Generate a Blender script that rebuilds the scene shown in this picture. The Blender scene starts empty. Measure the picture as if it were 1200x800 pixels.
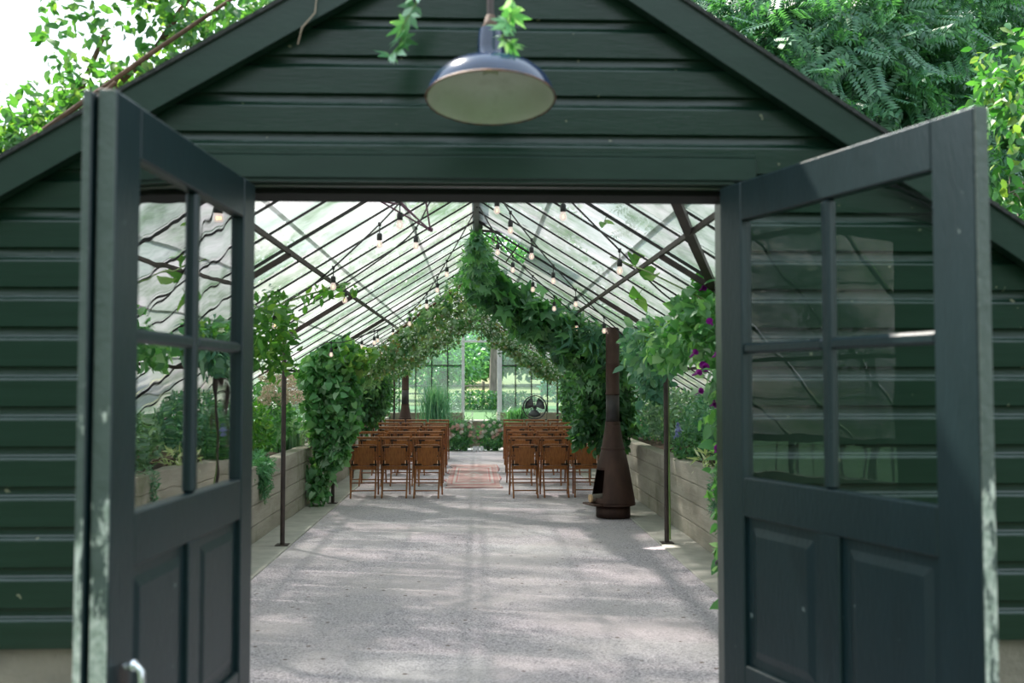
import bpy, math, random
import numpy as np
from mathutils import Vector, Matrix
PI = math.pi
random.seed(7)
rng = np.random.default_rng(11)
S = bpy.context.scene
COL = S.collection

# ------------------------------------------------------------------ camera
FPX, YAW, PIT, EYE = 1167.0, math.radians(2.06), math.radians(2.45), 1.5
cd = bpy.data.cameras.new('camera'); cam = bpy.data.objects.new('camera', cd); COL.objects.link(cam)
cam.location = (0, 0, EYE); cam.rotation_euler = (PI/2 + PIT, 0, -YAW)
cd.sensor_width = 36; cd.lens = 36*FPX/1200; cd.clip_start = .05; cd.clip_end = 400
cd.dof.use_dof = True; cd.dof.focus_distance = 11.5; cd.dof.aperture_fstop = 2.8
S.camera = cam
S.view_settings.view_transform = 'Standard'; S.view_settings.look = 'None'
S.view_settings.gamma = 1; S.view_settings.use_curve_mapping = False
S.view_settings.exposure = 1.0
S.cycles.max_bounces = 10; S.cycles.diffuse_bounces = 4; S.cycles.glossy_bounces = 4
S.cycles.transmission_bounces = 6; S.cycles.transparent_max_bounces = 24
S.cycles.use_denoising = True
S.cycles.caustics_reflective = False; S.cycles.caustics_refractive = False
S.cycles.sample_clamp_indirect = 6

# ------------------------------------------------------------------ node helpers
def newmat(name):
    m = bpy.data.materials.new(name); m.use_nodes = True
    nt = m.node_tree; nt.nodes.clear()
    out = nt.nodes.new('ShaderNodeOutputMaterial')
    return m, nt, out
def N(nt, kind, **kw):
    n = nt.nodes.new('ShaderNode'+kind)
    for k, v in kw.items(): setattr(n, k, v)
    return n
def noise(nt, scale, detail=4, rough=.55, vec=None, coord='Object', sc=None):
    t = N(nt, 'TexCoord'); n = N(nt, 'TexNoise')
    n.inputs['Scale'].default_value = scale; n.inputs['Detail'].default_value = detail
    n.inputs['Roughness'].default_value = rough
    src = t.outputs[coord]
    if sc:
        mp = N(nt, 'Mapping'); mp.inputs['Scale'].default_value = sc
        nt.links.new(src, mp.inputs['Vector']); src = mp.outputs[0]
    nt.links.new(src, n.inputs['Vector'])
    return n.outputs['Fac']
def ramp(nt, fac, stops, interp='LINEAR'):
    r = N(nt, 'ValToRGB'); r.color_ramp.interpolation = interp
    e = r.color_ramp.elements
    while len(e) < len(stops): e.new(.5)
    for k, (p, c) in enumerate(stops):
        e[k].position = p; e[k].color = (c[0], c[1], c[2], 1) if not isinstance(c, (int, float)) else (c, c, c, 1)
    nt.links.new(fac, r.inputs[0]); return r.outputs[0]
def surf(name, c1, c2=None, scale=6, rough=.6, metal=0, bump=0, bscale=60, sc=None, detail=4, spec=.5, extra=None):
    m, nt, out = newmat(name)
    p = N(nt, 'BsdfPrincipled'); nt.links.new(p.outputs[0], out.inputs[0])
    p.inputs['Roughness'].default_value = rough; p.inputs['Metallic'].default_value = metal
    p.inputs['Specular IOR Level'].default_value = spec
    if c2 is None: p.inputs['Base Color'].default_value = (*c1, 1)
    else:
        col = ramp(nt, noise(nt, scale, detail, sc=sc), [(.32, c1), (.68, c2)])
        if extra: col = extra(nt, col)
        nt.links.new(col, p.inputs['Base Color'])
    if bump:
        b = N(nt, 'Bump'); b.inputs['Strength'].default_value = bump; b.inputs['Distance'].default_value = .01
        nt.links.new(noise(nt, bscale, 6, sc=sc), b.inputs['Height']); nt.links.new(b.outputs[0], p.inputs['Normal'])
    return m
def mixcol(nt, fac, a, b):
    x = N(nt, 'Mix', data_type='RGBA')
    nt.links.new(fac, x.inputs[0])
    for v, s in ((a, 6), (b, 7)):
        if isinstance(v, tuple): x.inputs[s].default_value = (*v, 1)
        else: nt.links.new(v, x.inputs[s])
    return x.outputs[2]
def leafmat(name, cols, trans=.42, rough=.42, tint=(1.25, 1.5, .55), spec=.45, gain=1.0):
    cols = [tuple(min(.85, v*gain) for v in c) for c in cols]
    m, nt, out = newmat(name)
    g = N(nt, 'NewGeometry')
    n = len(cols)
    col = ramp(nt, g.outputs['Random Per Island'], [((k+.5)/n, c) for k, c in enumerate(cols)])
    p = N(nt, 'BsdfPrincipled'); p.inputs['Roughness'].default_value = rough; p.inputs['Specular IOR Level'].default_value = spec
    nt.links.new(col, p.inputs['Base Color'])
    mu = N(nt, 'Mix', data_type='RGBA', blend_type='MULTIPLY'); mu.inputs[0].default_value = 1
    nt.links.new(col, mu.inputs[6]); mu.inputs[7].default_value = (*tint, 1)
    t = N(nt, 'BsdfTranslucent'); nt.links.new(mu.outputs[2], t.inputs[0])
    mx = N(nt, 'MixShader'); mx.inputs[0].default_value = trans
    nt.links.new(p.outputs[0], mx.inputs[1]); nt.links.new(t.outputs[0], mx.inputs[2]); nt.links.new(mx.outputs[0], out.inputs[0])
    return m

# ------------------------------------------------------------------ mesh helpers
def root_loc(o):
    while o.parent: o = o.parent
    return o.location.copy()
class MB:
    def __init__(s): s.v = []; s.f = []; s.sm = []
    def add(s, vs, fs, smooth=False):
        k = len(s.v); s.v += [tuple(x) for x in vs]
        for f in fs: s.f.append([i+k for i in f]); s.sm.append(smooth)
        return s
    def box(s, c, d, M=None, bev=0):
        x, y, z = (q/2 for q in d)
        if bev:
            b = min(bev, x*.9, y*.9, z*.9); vs = []; 
            import itertools
            idx = {}
            for sx, sy, sz in itertools.product((-1, 1), repeat=3):
                for ax in range(3):
                    v = [sx*(x-b), sy*(y-b), sz*(z-b)]; v[ax] = (sx*x, sy*y, sz*z)[ax]
                    idx[(sx, sy, sz, ax)] = len(vs); vs.append(v)
            fs = []
            for ax in range(3):
                a1, a2 = [q for q in range(3) if q != ax]
                for sg in (-1, 1):
                    L = []
                    for u, w in ((-1, -1), (1, -1), (1, 1), (-1, 1)):
                        k = [0]*3; k[ax] = sg; k[a1] = u; k[a2] = w; L.append(idx[(*k, ax)])
                    fs.append(L)
            for ax in range(3):       # edges along ax
                a1, a2 = [q for q in range(3) if q != ax]
                for u in (-1, 1):
                    for w in (-1, 1):
                        k0 = [0]*3; k0[a1] = u; k0[a2] = w; k1 = list(k0); k0[ax] = -1; k1[ax] = 1
                        fs.append([idx[(*k0, a1)], idx[(*k1, a1)], idx[(*k1, a2)], idx[(*k0, a2)]])
            for sx, sy, sz in itertools.product((-1, 1), repeat=3):
                fs.append([idx[(sx, sy, sz, a)] for a in range(3)])
        else:
            vs = [(-x,-y,-z),(x,-y,-z),(x,y,-z),(-x,y,-z),(-x,-y,z),(x,-y,z),(x,y,z),(-x,y,z)]
            fs = [(0,3,2,1),(4,5,6,7),(0,1,5,4),(1,2,6,5),(2,3,7,6),(3,0,4,7)]
        c = Vector(c)
        vs = [(M @ Vector(v) if M else Vector(v)) + c for v in vs]
        return s.add(vs, fs)
    def span(s, a, b, bev=0):
        return s.box([(p+q)/2 for p, q in zip(a, b)], [abs(q-p) for p, q in zip(a, b)], bev=bev)
    def bar(s, p0, p1, w, h, up=(0, 0, 1), bev=0):
        p0, p1 = Vector(p0), Vector(p1); d = p1-p0; L = d.length; d.normalize()
        up = Vector(up)
        if abs(d.dot(up)) > .98: up = Vector((0, 1, 0))
        sd = d.cross(up).normalized(); u2 = sd.cross(d)
        M = Matrix((sd, d, u2)).transposed()
        return s.box((p0+p1)/2, (w, L, h), M, bev)
    def tube(s, pts, r, n=8, caps=True):
        pts = [Vector(p) for p in pts]; m = len(pts); vs = []; fs = []
        up = Vector((0, 0, 1))
        for i, p in enumerate(pts):
            t = (pts[min(i+1, m-1)] - pts[max(i-1, 0)]).normalized()
            if abs(t.dot(up)) > .97: a = t.cross(Vector((0, 1, 0))).normalized()
            else: a = t.cross(up).normalized()
            b = a.cross(t); rr = r[i] if hasattr(r, '__len__') else r
            for k in range(n):
                q = 2*PI*k/n; vs.append(p + (a*math.cos(q) + b*math.sin(q))*rr)
        for i in range(m-1):
            for k in range(n):
                k2 = (k+1) % n; fs.append((i*n+k, i*n+k2, (i+1)*n+k2, (i+1)*n+k))
        if caps: fs += [tuple(range(n))[::-1], tuple(range((m-1)*n, m*n))]
        return s.add(vs, fs, True)
    def lathe(s, prof, c=(0, 0, 0), n=32, M=None, skip=None):
        vs = []; fs = []
        for r, z in prof:
            for k in range(n):
                q = 2*PI*k/n; v = Vector((r*math.cos(q), r*math.sin(q), z)); vs.append((M @ v if M else v) + Vector(c))
        for i in range(len(prof)-1):
            for k in range(n):
                if skip and skip(2*PI*(k+.5)/n, (prof[i][1]+prof[i+1][1])/2): continue
                k2 = (k+1) % n; fs.append((i*n+k, i*n+k2, (i+1)*n+k2, (i+1)*n+k))
        return s.add(vs, fs, True)
    def ball(s, c, r, n=10, m=6, sq=1):
        prof = [(max(1e-4, r*math.sin(PI*i/m)), -r*sq*math.cos(PI*i/m)) for i in range(m+1)]
        return s.lathe(prof, c, n)
    def build(s, name, mat, parent=None, world=True, solid=0):
        me = bpy.data.meshes.new(name)
        off = root_loc(parent) if (parent and world) else Vector((0, 0, 0))
        me.from_pydata([(Vector(v)-off) for v in s.v], [], s.f)
        me.polygons.foreach_set('use_smooth', s.sm); me.update()
        o = bpy.data.objects.new(name, me); COL.objects.link(o)
        if mat: me.materials.append(mat)
        if parent: o.parent = parent
        if solid:
            q = o.modifiers.new('thickness', 'SOLIDIFY'); q.thickness = solid; q.offset = 0
        if any(s.sm):
            try: me.set_sharp_from_angle(angle=math.radians(50))
            except Exception: pass
        return o
def tag(o, label=None, cat=None, group=None, kind=None):
    if label: o['label'] = label
    if cat: o['category'] = cat
    if group: o['group'] = group
    if kind: o['kind'] = kind
    return o
def thing(name, loc, label=None, cat=None, group=None, kind=None, rz=0):
    o = bpy.data.objects.new(name, None); COL.objects.link(o); o.location = loc; o.rotation_euler = (0, 0, rz)
    o.empty_display_size = .1
    return tag(o, label, cat, group, kind)
def copy_tree(o, parent=None, kids=None):
    c = o.copy(); COL.objects.link(c); c.parent = parent
    for ch in (kids or KIDS)(o): copy_tree(ch, c, kids)
    return c
def KIDS(o): return [x for x in bpy.data.objects if x.parent == o]
def struct(o): o['kind'] = 'structure'; return o

# ------------------------------------------------------------------ leaves
LEAF = {
 'oval': ([(0,0,0),(-.24,.3,.05),(0,.38,0),(.24,.3,.05),(-.2,.68,.03),(0,.75,-.04),(.2,.68,.03),(0,1.0,-.12)],
          [(0,2,1),(0,3,2),(1,2,5,4),(2,3,6,5),(4,5,7),(5,6,7)]),
 'heart': ([(0,.06,0),(-.36,-.06,.05),(-.44,.28,.08),(0,.35,0),(.44,.28,.08),(.36,-.06,.05),(-.26,.66,.02),(0,.7,-.05),(.26,.66,.02),(0,1.0,-.14)],
          [(0,3,2,1),(0,5,4,3),(2,3,7,6),(3,4,8,7),(6,7,9),(7,8,9)]),
 'slim': ([(0,0,0),(-.09,.4,.02),(.09,.4,.02),(0,1,-.1)], [(0,2,1),(1,2,3)]),
}
def lobed(spec):
    vs = [(0, .2, 0)]; k = len(spec)
    for a, r in spec:
        q = math.radians(a); vs.append((math.sin(q)*r, .2+math.cos(q)*r, -.14*r*r))
    return vs, [(0, i+1, i+2) for i in range(k-1)]
LEAF['lobed'] = lobed([(-172,.22),(-125,.5),(-95,.3),(-55,.62),(-26,.34),(0,.82),(26,.34),(55,.62),(95,.3),(125,.5),(172,.22)])
LEAF['maple'] = lobed([(-170,.15),(-130,.42),(-100,.28),(-75,.6),(-50,.4),(-38,.68),(-16,.42),(0,.85),(16,.42),(38,.68),(50,.4),(75,.6),(100,.28),(130,.42),(170,.15)])
def leaflets(items):
    vs = []; fs = []
    for (bx, by, a, L, w) in items:
        q = math.radians(a); dx, dy = math.sin(q), math.cos(q); k = len(vs)
        vs += [(bx, by, 0), (bx+dx*L*.5-dy*w, by+dy*L*.5+dx*w, .02), (bx+dx*L*.5+dy*w, by+dy*L*.5-dx*w, .02), (bx+dx*L, by+dy*L, -.05)]
        fs += [(k, k+2, k+1), (k+1, k+2, k+3)]
    return vs, fs
LEAF['palm'] = leaflets([(0,0,-80,.55,.11),(0,0,-40,.8,.14),(0,0,0,.95,.15),(0,0,40,.8,.14),(0,0,80,.55,.11)])
LEAF['frond'] = leaflets([(0,.12+.1*i,sg*62,.26,.045) for i in range(8) for sg in (-1, 1)] + [(0,.86,0,.22,.045)])
def leaves(name, mat, pts, size, shape='oval', parent=None, nrm=None, droop=.3, up=.5, out=.6, world=True):
    pts = np.asarray(pts, float); n = len(pts)
    tv, tf = LEAF[shape]; tv = np.array(tv, float)
    d = rng.normal(size=(n, 3)); d /= np.linalg.norm(d, axis=1)[:, None]
    if nrm is not None: d += nrm*out
    d[:, 2] -= droop; d /= np.linalg.norm(d, axis=1)[:, None]
    z = rng.normal(size=(n, 3))*.6; z[:, 2] += up
    if nrm is not None: z += nrm*.8
    z -= (z*d).sum(1)[:, None]*d; z /= np.linalg.norm(z, axis=1)[:, None]+1e-9
    x = np.cross(d, z)
    s = rng.uniform(size[0], size[1], n)[:, None, None]
    V = pts[:, None, :] + s*(tv[None, :, 0:1]*x[:, None, :] + tv[None, :, 1:2]*d[:, None, :] + tv[None, :, 2:3]*z[:, None, :])
    if parent is not None and world: V -= np.array(root_loc(parent))
    m = len(tv); V = V.reshape(-1, 3)
    me = bpy.data.meshes.new(name)
    loops = []; starts = []; totals = []; 
    base = np.concatenate([np.array(f) for f in tf]); lens = np.array([len(f) for f in tf])
    allL = (base[None, :] + (np.arange(n)*m)[:, None]).ravel()
    allT = np.tile(lens, n); st = np.concatenate([[0], np.cumsum(allT)[:-1]])
    me.vertices.add(len(V)); me.vertices.foreach_set('co', V.ravel().astype(np.float32))
    me.loops.add(len(allL)); me.loops.foreach_set('vertex_index', allL.astype(np.int32))
    me.polygons.add(len(allT)); me.polygons.foreach_set('loop_start', st.astype(np.int32)); me.polygons.foreach_set('loop_total', allT.astype(np.int32))
    me.update(calc_edges=True); me.validate()
    o = bpy.data.objects.new(name, me); COL.objects.link(o); me.materials.append(mat)
    if parent is not None: o.parent = parent
    return o
def unit(n):
    d = rng.normal(size=(n, 3)); return d/np.linalg.norm(d, axis=1)[:, None]
def ell(c, r, n, shell=.5, gap=0):
    u = unit(n); k = rng.uniform(0, 1, n)**(1/3)*(1-shell) + shell*rng.uniform(.8, 1.05, n)
    lump = 1 + .18*np.sin(u[:, 0]*7+c[0]*3)*np.sin(u[:, 1]*6+c[1])*np.cos(u[:, 2]*8)
    p = np.array(c) + u*np.array(r)*(k*lump)[:, None]
    if gap:
        g = np.sin(p[:, 0]*gap+c[1])*np.sin(p[:, 1]*gap*1.1+1)*np.sin(p[:, 2]*gap*1.3+c[0])
        keep = g > -.15; return p[keep], u[keep]
    return p, u
def path_cloud(path, rad, n, sag=0, lump=.35):
    path = np.array(path, float); seg = np.linalg.norm(np.diff(path, axis=0), axis=1); cum = np.concatenate([[0], np.cumsum(seg)])/seg.sum()
    t = rng.uniform(0, 1, n); R = np.interp(t, np.linspace(0, 1, len(rad)), rad)
    c = np.stack([np.interp(t, cum, path[:, k]) for k in range(3)], 1)
    u = unit(n); w = 1 + lump*np.sin(t*37+1)*np.sin(t*61)
    k = rng.uniform(.25, 1, n)**.6
    p = c + u*(R*w*k)[:, None]
    p[:, 2] -= sag*rng.uniform(0, 1, n)**2
    return p, u
def cat(*a): return np.concatenate([q[0] for q in a]), np.concatenate([q[1] for q in a])

# ------------------------------------------------------------------ materials
def specks(nt, col):
    return mixcol(nt, ramp(nt, noise(nt, 30, 2, .4), [(.765, 0.0), (.775, 1.0)]), col, (.16, .16, .10))
siding_m = surf('siding_paint', (.0065,.0215,.0125), (.0092,.0265,.0165), 3, .22, bump=.12, bscale=18, sc=(1, 1, 14), spec=.38, extra=specks)
trim_m = surf('trim_paint', (.0070,.0215,.0135), (.0098,.027,.0175), 4, .32, spec=.4, bump=.06, bscale=16, sc=(2, 2, 6))
def wear(nt, col):
    f = ramp(nt, noise(nt, 34, 3, .5), [(.735, 0.0), (.75, 1.0)])
    return mixcol(nt, f, col, (.13, .16, .15))
door_m = surf('door_paint', (.0048,.0150,.0165), (.0070,.019,.0215), 3, .38, bump=.2, bscale=22, sc=(5, 5, 1), extra=wear, spec=.4)
def peel(nt, col):
    sp = N(nt, 'SeparateXYZ'); tc = N(nt, 'TexCoord'); nt.links.new(tc.outputs['Object'], sp.inputs[0])
    mr = N(nt, 'MapRange'); mr.inputs[1].default_value = .6; mr.inputs[2].default_value = 1.9
    mr.inputs[3].default_value = .22; mr.inputs[4].default_value = -.17
    nt.links.new(sp.outputs[2], mr.inputs[0])
    a = N(nt, 'Math', operation='ADD'); nt.links.new(noise(nt, 22, 8, .75, sc=(1, 1, .35)), a.inputs[0]); nt.links.new(mr.outputs[0], a.inputs[1])
    f = ramp(nt, a.outputs[0], [(.57, 0.0), (.61, 1.0)])
    return mixcol(nt, f, col, ramp(nt, noise(nt, 40, 4, .6), [(.35, (.26,.30,.24)), (.65, (.58,.58,.50))]))
peel_m = surf('peeling_paint', (.05,.07,.058), (.065,.085,.07), 8, .6, bump=.5, bscale=30, extra=peel)
steel_m = surf('dark_steel', (.035,.027,.026), (.07,.05,.045), 12, .55, .3)
bar_m = surf('bar_steel', (.020,.018,.020), (.042,.036,.036), 12, .55, .2)
rust_m = surf('rusted_steel', (.040,.020,.016), (.080,.040,.030), 7, .62, .35, bump=.3, bscale=50, sc=(1, 1, .5), detail=8)
pipe_m = surf('blued_steel', (.035,.037,.042), (.07,.05,.045), 6, .5, .4, sc=(1, 1, .4))
soot_shade_m = surf('soot_and_shade', (.008,.007,.007), (.014,.012,.012), 10, .9)  # chiminea ash bed, and painted shade at the door head
def stains(nt, col):
    return mixcol(nt, ramp(nt, noise(nt, 1.6, 6, .7, sc=(1, 1, .6)), [(.52, 0.0), (.68, .75)]), col, (.13, .15, .075))
conc_m = surf('board_formed_concrete', (.30,.27,.22), (.46,.42,.36), 3.5, .85, bump=.6, bscale=20, sc=(1, .35, 2), detail=8, extra=stains)
curb_m = surf('concrete_kerb', (.34,.33,.30), (.46,.44,.40), 5, .85, bump=.3, bscale=60, detail=8)
found_m = surf('old_foundation_concrete', (.17,.15,.11), (.27,.235,.17), 4, .85, bump=.6, bscale=40, detail=8)
soil_m = surf('garden_soil', (.035,.022,.014), (.09,.055,.035), 30, .95, bump=1, bscale=40)
lawn_m = surf('mown_lawn', (.028,.085,.018), (.05,.13,.03), 14, .9, bump=.6, bscale=90)
meadow_m = surf('dry_meadow', (.09,.11,.035), (.18,.175,.07), 3, .9, bump=.5, bscale=30)
wood_m = surf('varnished_oak', (.18,.058,.013), (.33,.12,.030), 9, .34, bump=.1, bscale=40, sc=(6, 6, 1), spec=.5)
wood2_m = surf('varnished_oak_panel', (.24,.075,.011), (.40,.145,.028), 7, .32, bump=.1, bscale=40, sc=(8, 8, .8))
brass_m = surf('black_bracket', (.014,.011,.009), (.03,.022,.016), 20, .5, .5)
bark_m = surf('grey_bark', (.12,.10,.085), (.24,.20,.17), 9, .9, bump=.8, bscale=30, sc=(1, 1, .3))
vine_m = surf('brown_vine_stem', (.07,.035,.02), (.15,.08,.045), 12, .8)
gstem_m = surf('green_stem', (.10,.17,.05), (.16,.24,.08), 12, .7)
enamel_m = surf('navy_enamel', (.006,.015,.040), (.014,.03,.07), 5, .16, spec=.55)
chip_m = surf('rust_chipped_rim', (.03,.02,.02), (.20,.09,.04), 30, .6)
def dirt(nt, col):
    return mixcol(nt, ramp(nt, noise(nt, 9, 5, .6), [(.55, 0.0), (.8, .5)]), col, (.34, .30, .2))
white_enamel_m = surf('aged_white_enamel', (.62,.58,.50), (.72,.69,.62), 5, .4, extra=dirt)
white_m = surf('white_frame_paint', (.62,.62,.66), (.74,.74,.78), 6, .5)
black_m = surf('black_plastic', (.012,.012,.013), (.02,.02,.021), 9, .45)
fanblade_m = surf('fan_blade_metal', (.12,.13,.14), (.17,.18,.19), 9, .4, .5)
chrome_m = surf('polished_metal', (.62,.63,.66), (.75,.76,.78), 9, .2, .9)
pinkrod_m = surf('mauve_rod_paint', (.16,.07,.12), (.22,.10,.16), 9, .5)
log_m = surf('split_firewood', (.48,.31,.17), (.62,.43,.26), 14, .8)
shingle_m = surf('roof_edge_felt', (.012,.014,.012), (.04,.04,.036), 50, .9, bump=.6, bscale=80)

def gravel():
    m, nt, out = newmat('fine_gravel'); p = N(nt, 'BsdfPrincipled'); nt.links.new(p.outputs[0], out.inputs[0])
    p.inputs['Roughness'].default_value = .9; p.inputs['Specular IOR Level'].default_value = .2
    tc = N(nt, 'TexCoord'); v = N(nt, 'TexVoronoi'); v.inputs['Scale'].default_value = 120; nt.links.new(tc.outputs['Object'], v.inputs['Vector'])
    sp = N(nt, 'SeparateColor'); nt.links.new(v.outputs['Color'], sp.inputs[0])
    c = ramp(nt, sp.outputs[0], [(0, (.15,.13,.15)), (.15, (.33,.30,.335)), (.55, (.475,.425,.47)), (1, (.67,.61,.66))])
    c = mixcol(nt, ramp(nt, noise(nt, .9, 5, .6), [(.42, 0.0), (.62, .65)]), c, (.53, .475, .49))
    v2 = N(nt, 'TexVoronoi'); v2.inputs['Scale'].default_value = 6; nt.links.new(tc.outputs['Object'], v2.inputs['Vector'])
    f = ramp(nt, v2.outputs['Distance'], [(.07, 1.0), (.10, 0.0)])
    c = mixcol(nt, f, c, (.17, .13, .12))
    nt.links.new(c, p.inputs['Base Color'])
    b = N(nt, 'Bump'); b.inputs['Strength'].default_value = .6; b.inputs['Distance'].default_value = .006
    nt.links.new(v.outputs['Distance'], b.inputs['Height']); nt.links.new(b.outputs[0], p.inputs['Normal'])
    return m
gravel_m = gravel()

def roofglass():
    m, nt, out = newmat('weathered_greenhouse_glass')
    big = noise(nt, .9, 6, .65, sc=(1, 1.6, 1)); fine = noise(nt, 9, 5, .7)
    a = N(nt, 'Math', operation='MULTIPLY_ADD'); nt.links.new(fine, a.inputs[0]); a.inputs[1].default_value = .45; nt.links.new(big, a.inputs[2])
    fac = ramp(nt, a.outputs[0], [(.40, .30), (.62, .62), (.80, .93)])
    g = N(nt, 'NewGeometry')
    col = ramp(nt, noise(nt, 2.3, 5, .6), [(.33, (.11,.15,.10)), (.48, (.24,.26,.235)), (.68, (.38,.355,.365))])
    isl = ramp(nt, g.outputs['Random Per Island'], [(0, (.78,.88,.85)), (.5, (.93,.96,.94)), (1, (.98,.96,.98))])
    mu = N(nt, 'Mix', data_type='RGBA', blend_type='MULTIPLY'); mu.inputs[0].default_value = 1
    nt.links.new(col, mu.inputs[6]); nt.links.new(isl, mu.inputs[7])
    tn = N(nt, 'Mix', data_type='RGBA', blend_type='MULTIPLY'); tn.inputs[0].default_value = 1; nt.links.new(isl, tn.inputs[6]); tn.inputs[7].default_value = (.56, .56, .56, 1)
    tr = N(nt, 'BsdfTransparent'); nt.links.new(tn.outputs[2], tr.inputs[0])
    tl = N(nt, 'BsdfTranslucent'); nt.links.new(mu.outputs[2], tl.inputs[0])
    df = N(nt, 'BsdfDiffuse'); nt.links.new(mu.outputs[2], df.inputs[0])
    m1 = N(nt, 'MixShader'); m1.inputs[0].default_value = .25; nt.links.new(tl.outputs[0], m1.inputs[1]); nt.links.new(df.outputs[0], m1.inputs[2])
    m2 = N(nt, 'MixShader'); nt.links.new(fac, m2.inputs[0]); nt.links.new(tr.outputs[0], m2.inputs[1]); nt.links.new(m1.outputs[0], m2.inputs[2])
    gl = N(nt, 'BsdfGlossy'); gl.inputs['Roughness'].default_value = .08
    m3 = N(nt, 'MixShader'); m3.inputs[0].default_value = .04; nt.links.new(m2.outputs[0], m3.inputs[1]); nt.links.new(gl.outputs[0], m3.inputs[2])
    nt.links.new(m3.outputs[0], out.inputs[0]); return m
roofglass_m = roofglass()
def paneglass(name, tint, refl, wob=.0, rough=.0, haze=0):
    m, nt, out = newmat(name)
    tr = N(nt, 'BsdfTransparent'); tr.inputs[0].default_value = (*tint, 1)
    gl = N(nt, 'BsdfGlossy'); gl.inputs['Roughness'].default_value = rough
    fr = N(nt, 'Fresnel'); fr.inputs[0].default_value = 1.5
    ad = N(nt, 'Math', operation='MULTIPLY_ADD'); nt.links.new(fr.outputs[0], ad.inputs[0]); ad.inputs[1].default_value = 1.0; ad.inputs[2].default_value = refl
    ad.use_clamp = True
    if wob:
        b = N(nt, 'Bump'); b.inputs['Strength'].default_value = wob; b.inputs['Distance'].default_value = .02
        nt.links.new(noise(nt, 3.2, 2, .4), b.inputs['Height']); nt.links.new(b.outputs[0], gl.inputs['Normal'])
    mx = N(nt, 'MixShader'); nt.links.new(ad.outputs[0], mx.inputs[0]); nt.links.new(tr.outputs[0], mx.inputs[1]); nt.links.new(gl.outputs[0], mx.inputs[2])
    src = mx.outputs[0]
    if haze:
        tl = N(nt, 'BsdfTranslucent'); tl.inputs[0].default_value = (.55, .72, .68, 1)
        m2 = N(nt, 'MixShader'); m2.inputs[0].default_value = haze; nt.links.new(src, m2.inputs[1]); nt.links.new(tl.outputs[0], m2.inputs[2]); src = m2.outputs[0]
    nt.links.new(src, out.inputs[0]); return m
doorglass_m = paneglass('old_wavy_door_glass', (.80,.90,.84), .0, .10)
wallglass_m = paneglass('end_wall_glass', (.66,.84,.80), .02, 0, haze=.09)
def bulbmat():
    m, nt, out = newmat('lit_bulb_glass')
    e = N(nt, 'Emission'); e.inputs[0].default_value = (1, .80, .70, 1); e.inputs[1].default_value = .55
    tr = N(nt, 'BsdfTransparent'); gl = N(nt, 'BsdfGlossy'); gl.inputs['Roughness'].default_value = .05
    a = N(nt, 'MixShader'); a.inputs[0].default_value = .45; nt.links.new(tr.outputs[0], a.inputs[1]); nt.links.new(e.outputs[0], a.inputs[2])
    b = N(nt, 'MixShader'); b.inputs[0].default_value = .15; nt.links.new(a.outputs[0], b.inputs[1]); nt.links.new(gl.outputs[0], b.inputs[2])
    nt.links.new(b.outputs[0], out.inputs[0]); return m
bulb_m = bulbmat()
def filmat():
    m, nt, out = newmat('glowing_filament'); e = N(nt, 'Emission'); e.inputs[0].default_value = (1, .45, .15, 1); e.inputs[1].default_value = 4
    nt.links.new(e.outputs[0], out.inputs[0]); return m
fil_m = filmat()

L_dark = leafmat('deep_green_leaf', [(.022,.075,.03),(.038,.11,.045),(.055,.145,.06),(.05,.13,.08),(.08,.19,.06)], .38, gain=1.35)
L_garl = leafmat('garland_leaf', [(.05,.14,.07),(.075,.20,.09),(.10,.25,.11),(.16,.30,.23),(.16,.33,.12),(.08,.19,.11),(.06,.15,.10)], .45, rough=.36, spec=.6, gain=1.3)
L_bright = leafmat('bright_vine_leaf', [(.05,.16,.035),(.08,.24,.05),(.12,.30,.06),(.07,.20,.06),(.20,.36,.07)], .45)
L_fresh = leafmat('fresh_green_leaf', [(.06,.18,.07),(.085,.24,.10),(.12,.29,.14),(.20,.38,.17),(.08,.22,.09),(.32,.46,.34)], .42, spec=.6, gain=1.25)
L_grey = leafmat('silvery_leaf', [(.18,.29,.24),(.25,.38,.32),(.13,.25,.18),(.34,.45,.36),(.10,.21,.12)], .35, gain=1.2)
L_blue = leafmat('blue_green_leaf', [(.07,.19,.15),(.10,.24,.18),(.15,.30,.23),(.06,.16,.10),(.22,.36,.28)], .38, gain=1.25)
L_mixed = leafmat('autumn_and_glint_leaf', [(.08,.20,.09),(.12,.27,.13),(.28,.42,.16),(.17,.32,.22),(.26,.20,.10),(.30,.44,.34),(.12,.26,.14),(.44,.55,.46),(.08,.20,.12)], .5)  # autumn tones, plus palest ones that paint in leaf highlights
L_tree = leafmat('tree_leaf', [(.045,.13,.065),(.065,.18,.09),(.085,.21,.11),(.05,.14,.09)], .4)
L_maple = leafmat('maple_leaf', [(.04,.14,.04),(.055,.18,.05),(.035,.12,.045),(.09,.24,.06),(.05,.16,.05),(.20,.28,.08)], .42)
L_ovine = leafmat('roof_vine_leaf', [(.04,.13,.035),(.06,.17,.045),(.09,.22,.06),(.12,.26,.07),(.05,.15,.06),(.2,.3,.08)], .45)
L_glint = leafmat('painted_glint', [(.62,.72,.60),(.75,.80,.72),(.5,.65,.5)], .5, tint=(1, 1, 1))  # whitish flecks painting highlights onto the arch foliage
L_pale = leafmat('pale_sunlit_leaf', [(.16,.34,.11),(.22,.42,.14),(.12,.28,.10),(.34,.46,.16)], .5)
L_hyd = leafmat('dried_hydrangea_petal', [(.62,.48,.36),(.72,.60,.46),(.55,.40,.30),(.78,.70,.56)], .35, tint=(1, 1, 1))
L_pink = leafmat('pink_petal', [(.70,.16,.32),(.78,.28,.42),(.62,.10,.26)], .35, tint=(1, 1, 1))
L_purple = leafmat('purple_petal', [(.22,.015,.26),(.30,.02,.30),(.16,.01,.2)], .35, tint=(1, 1, 1))
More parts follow.
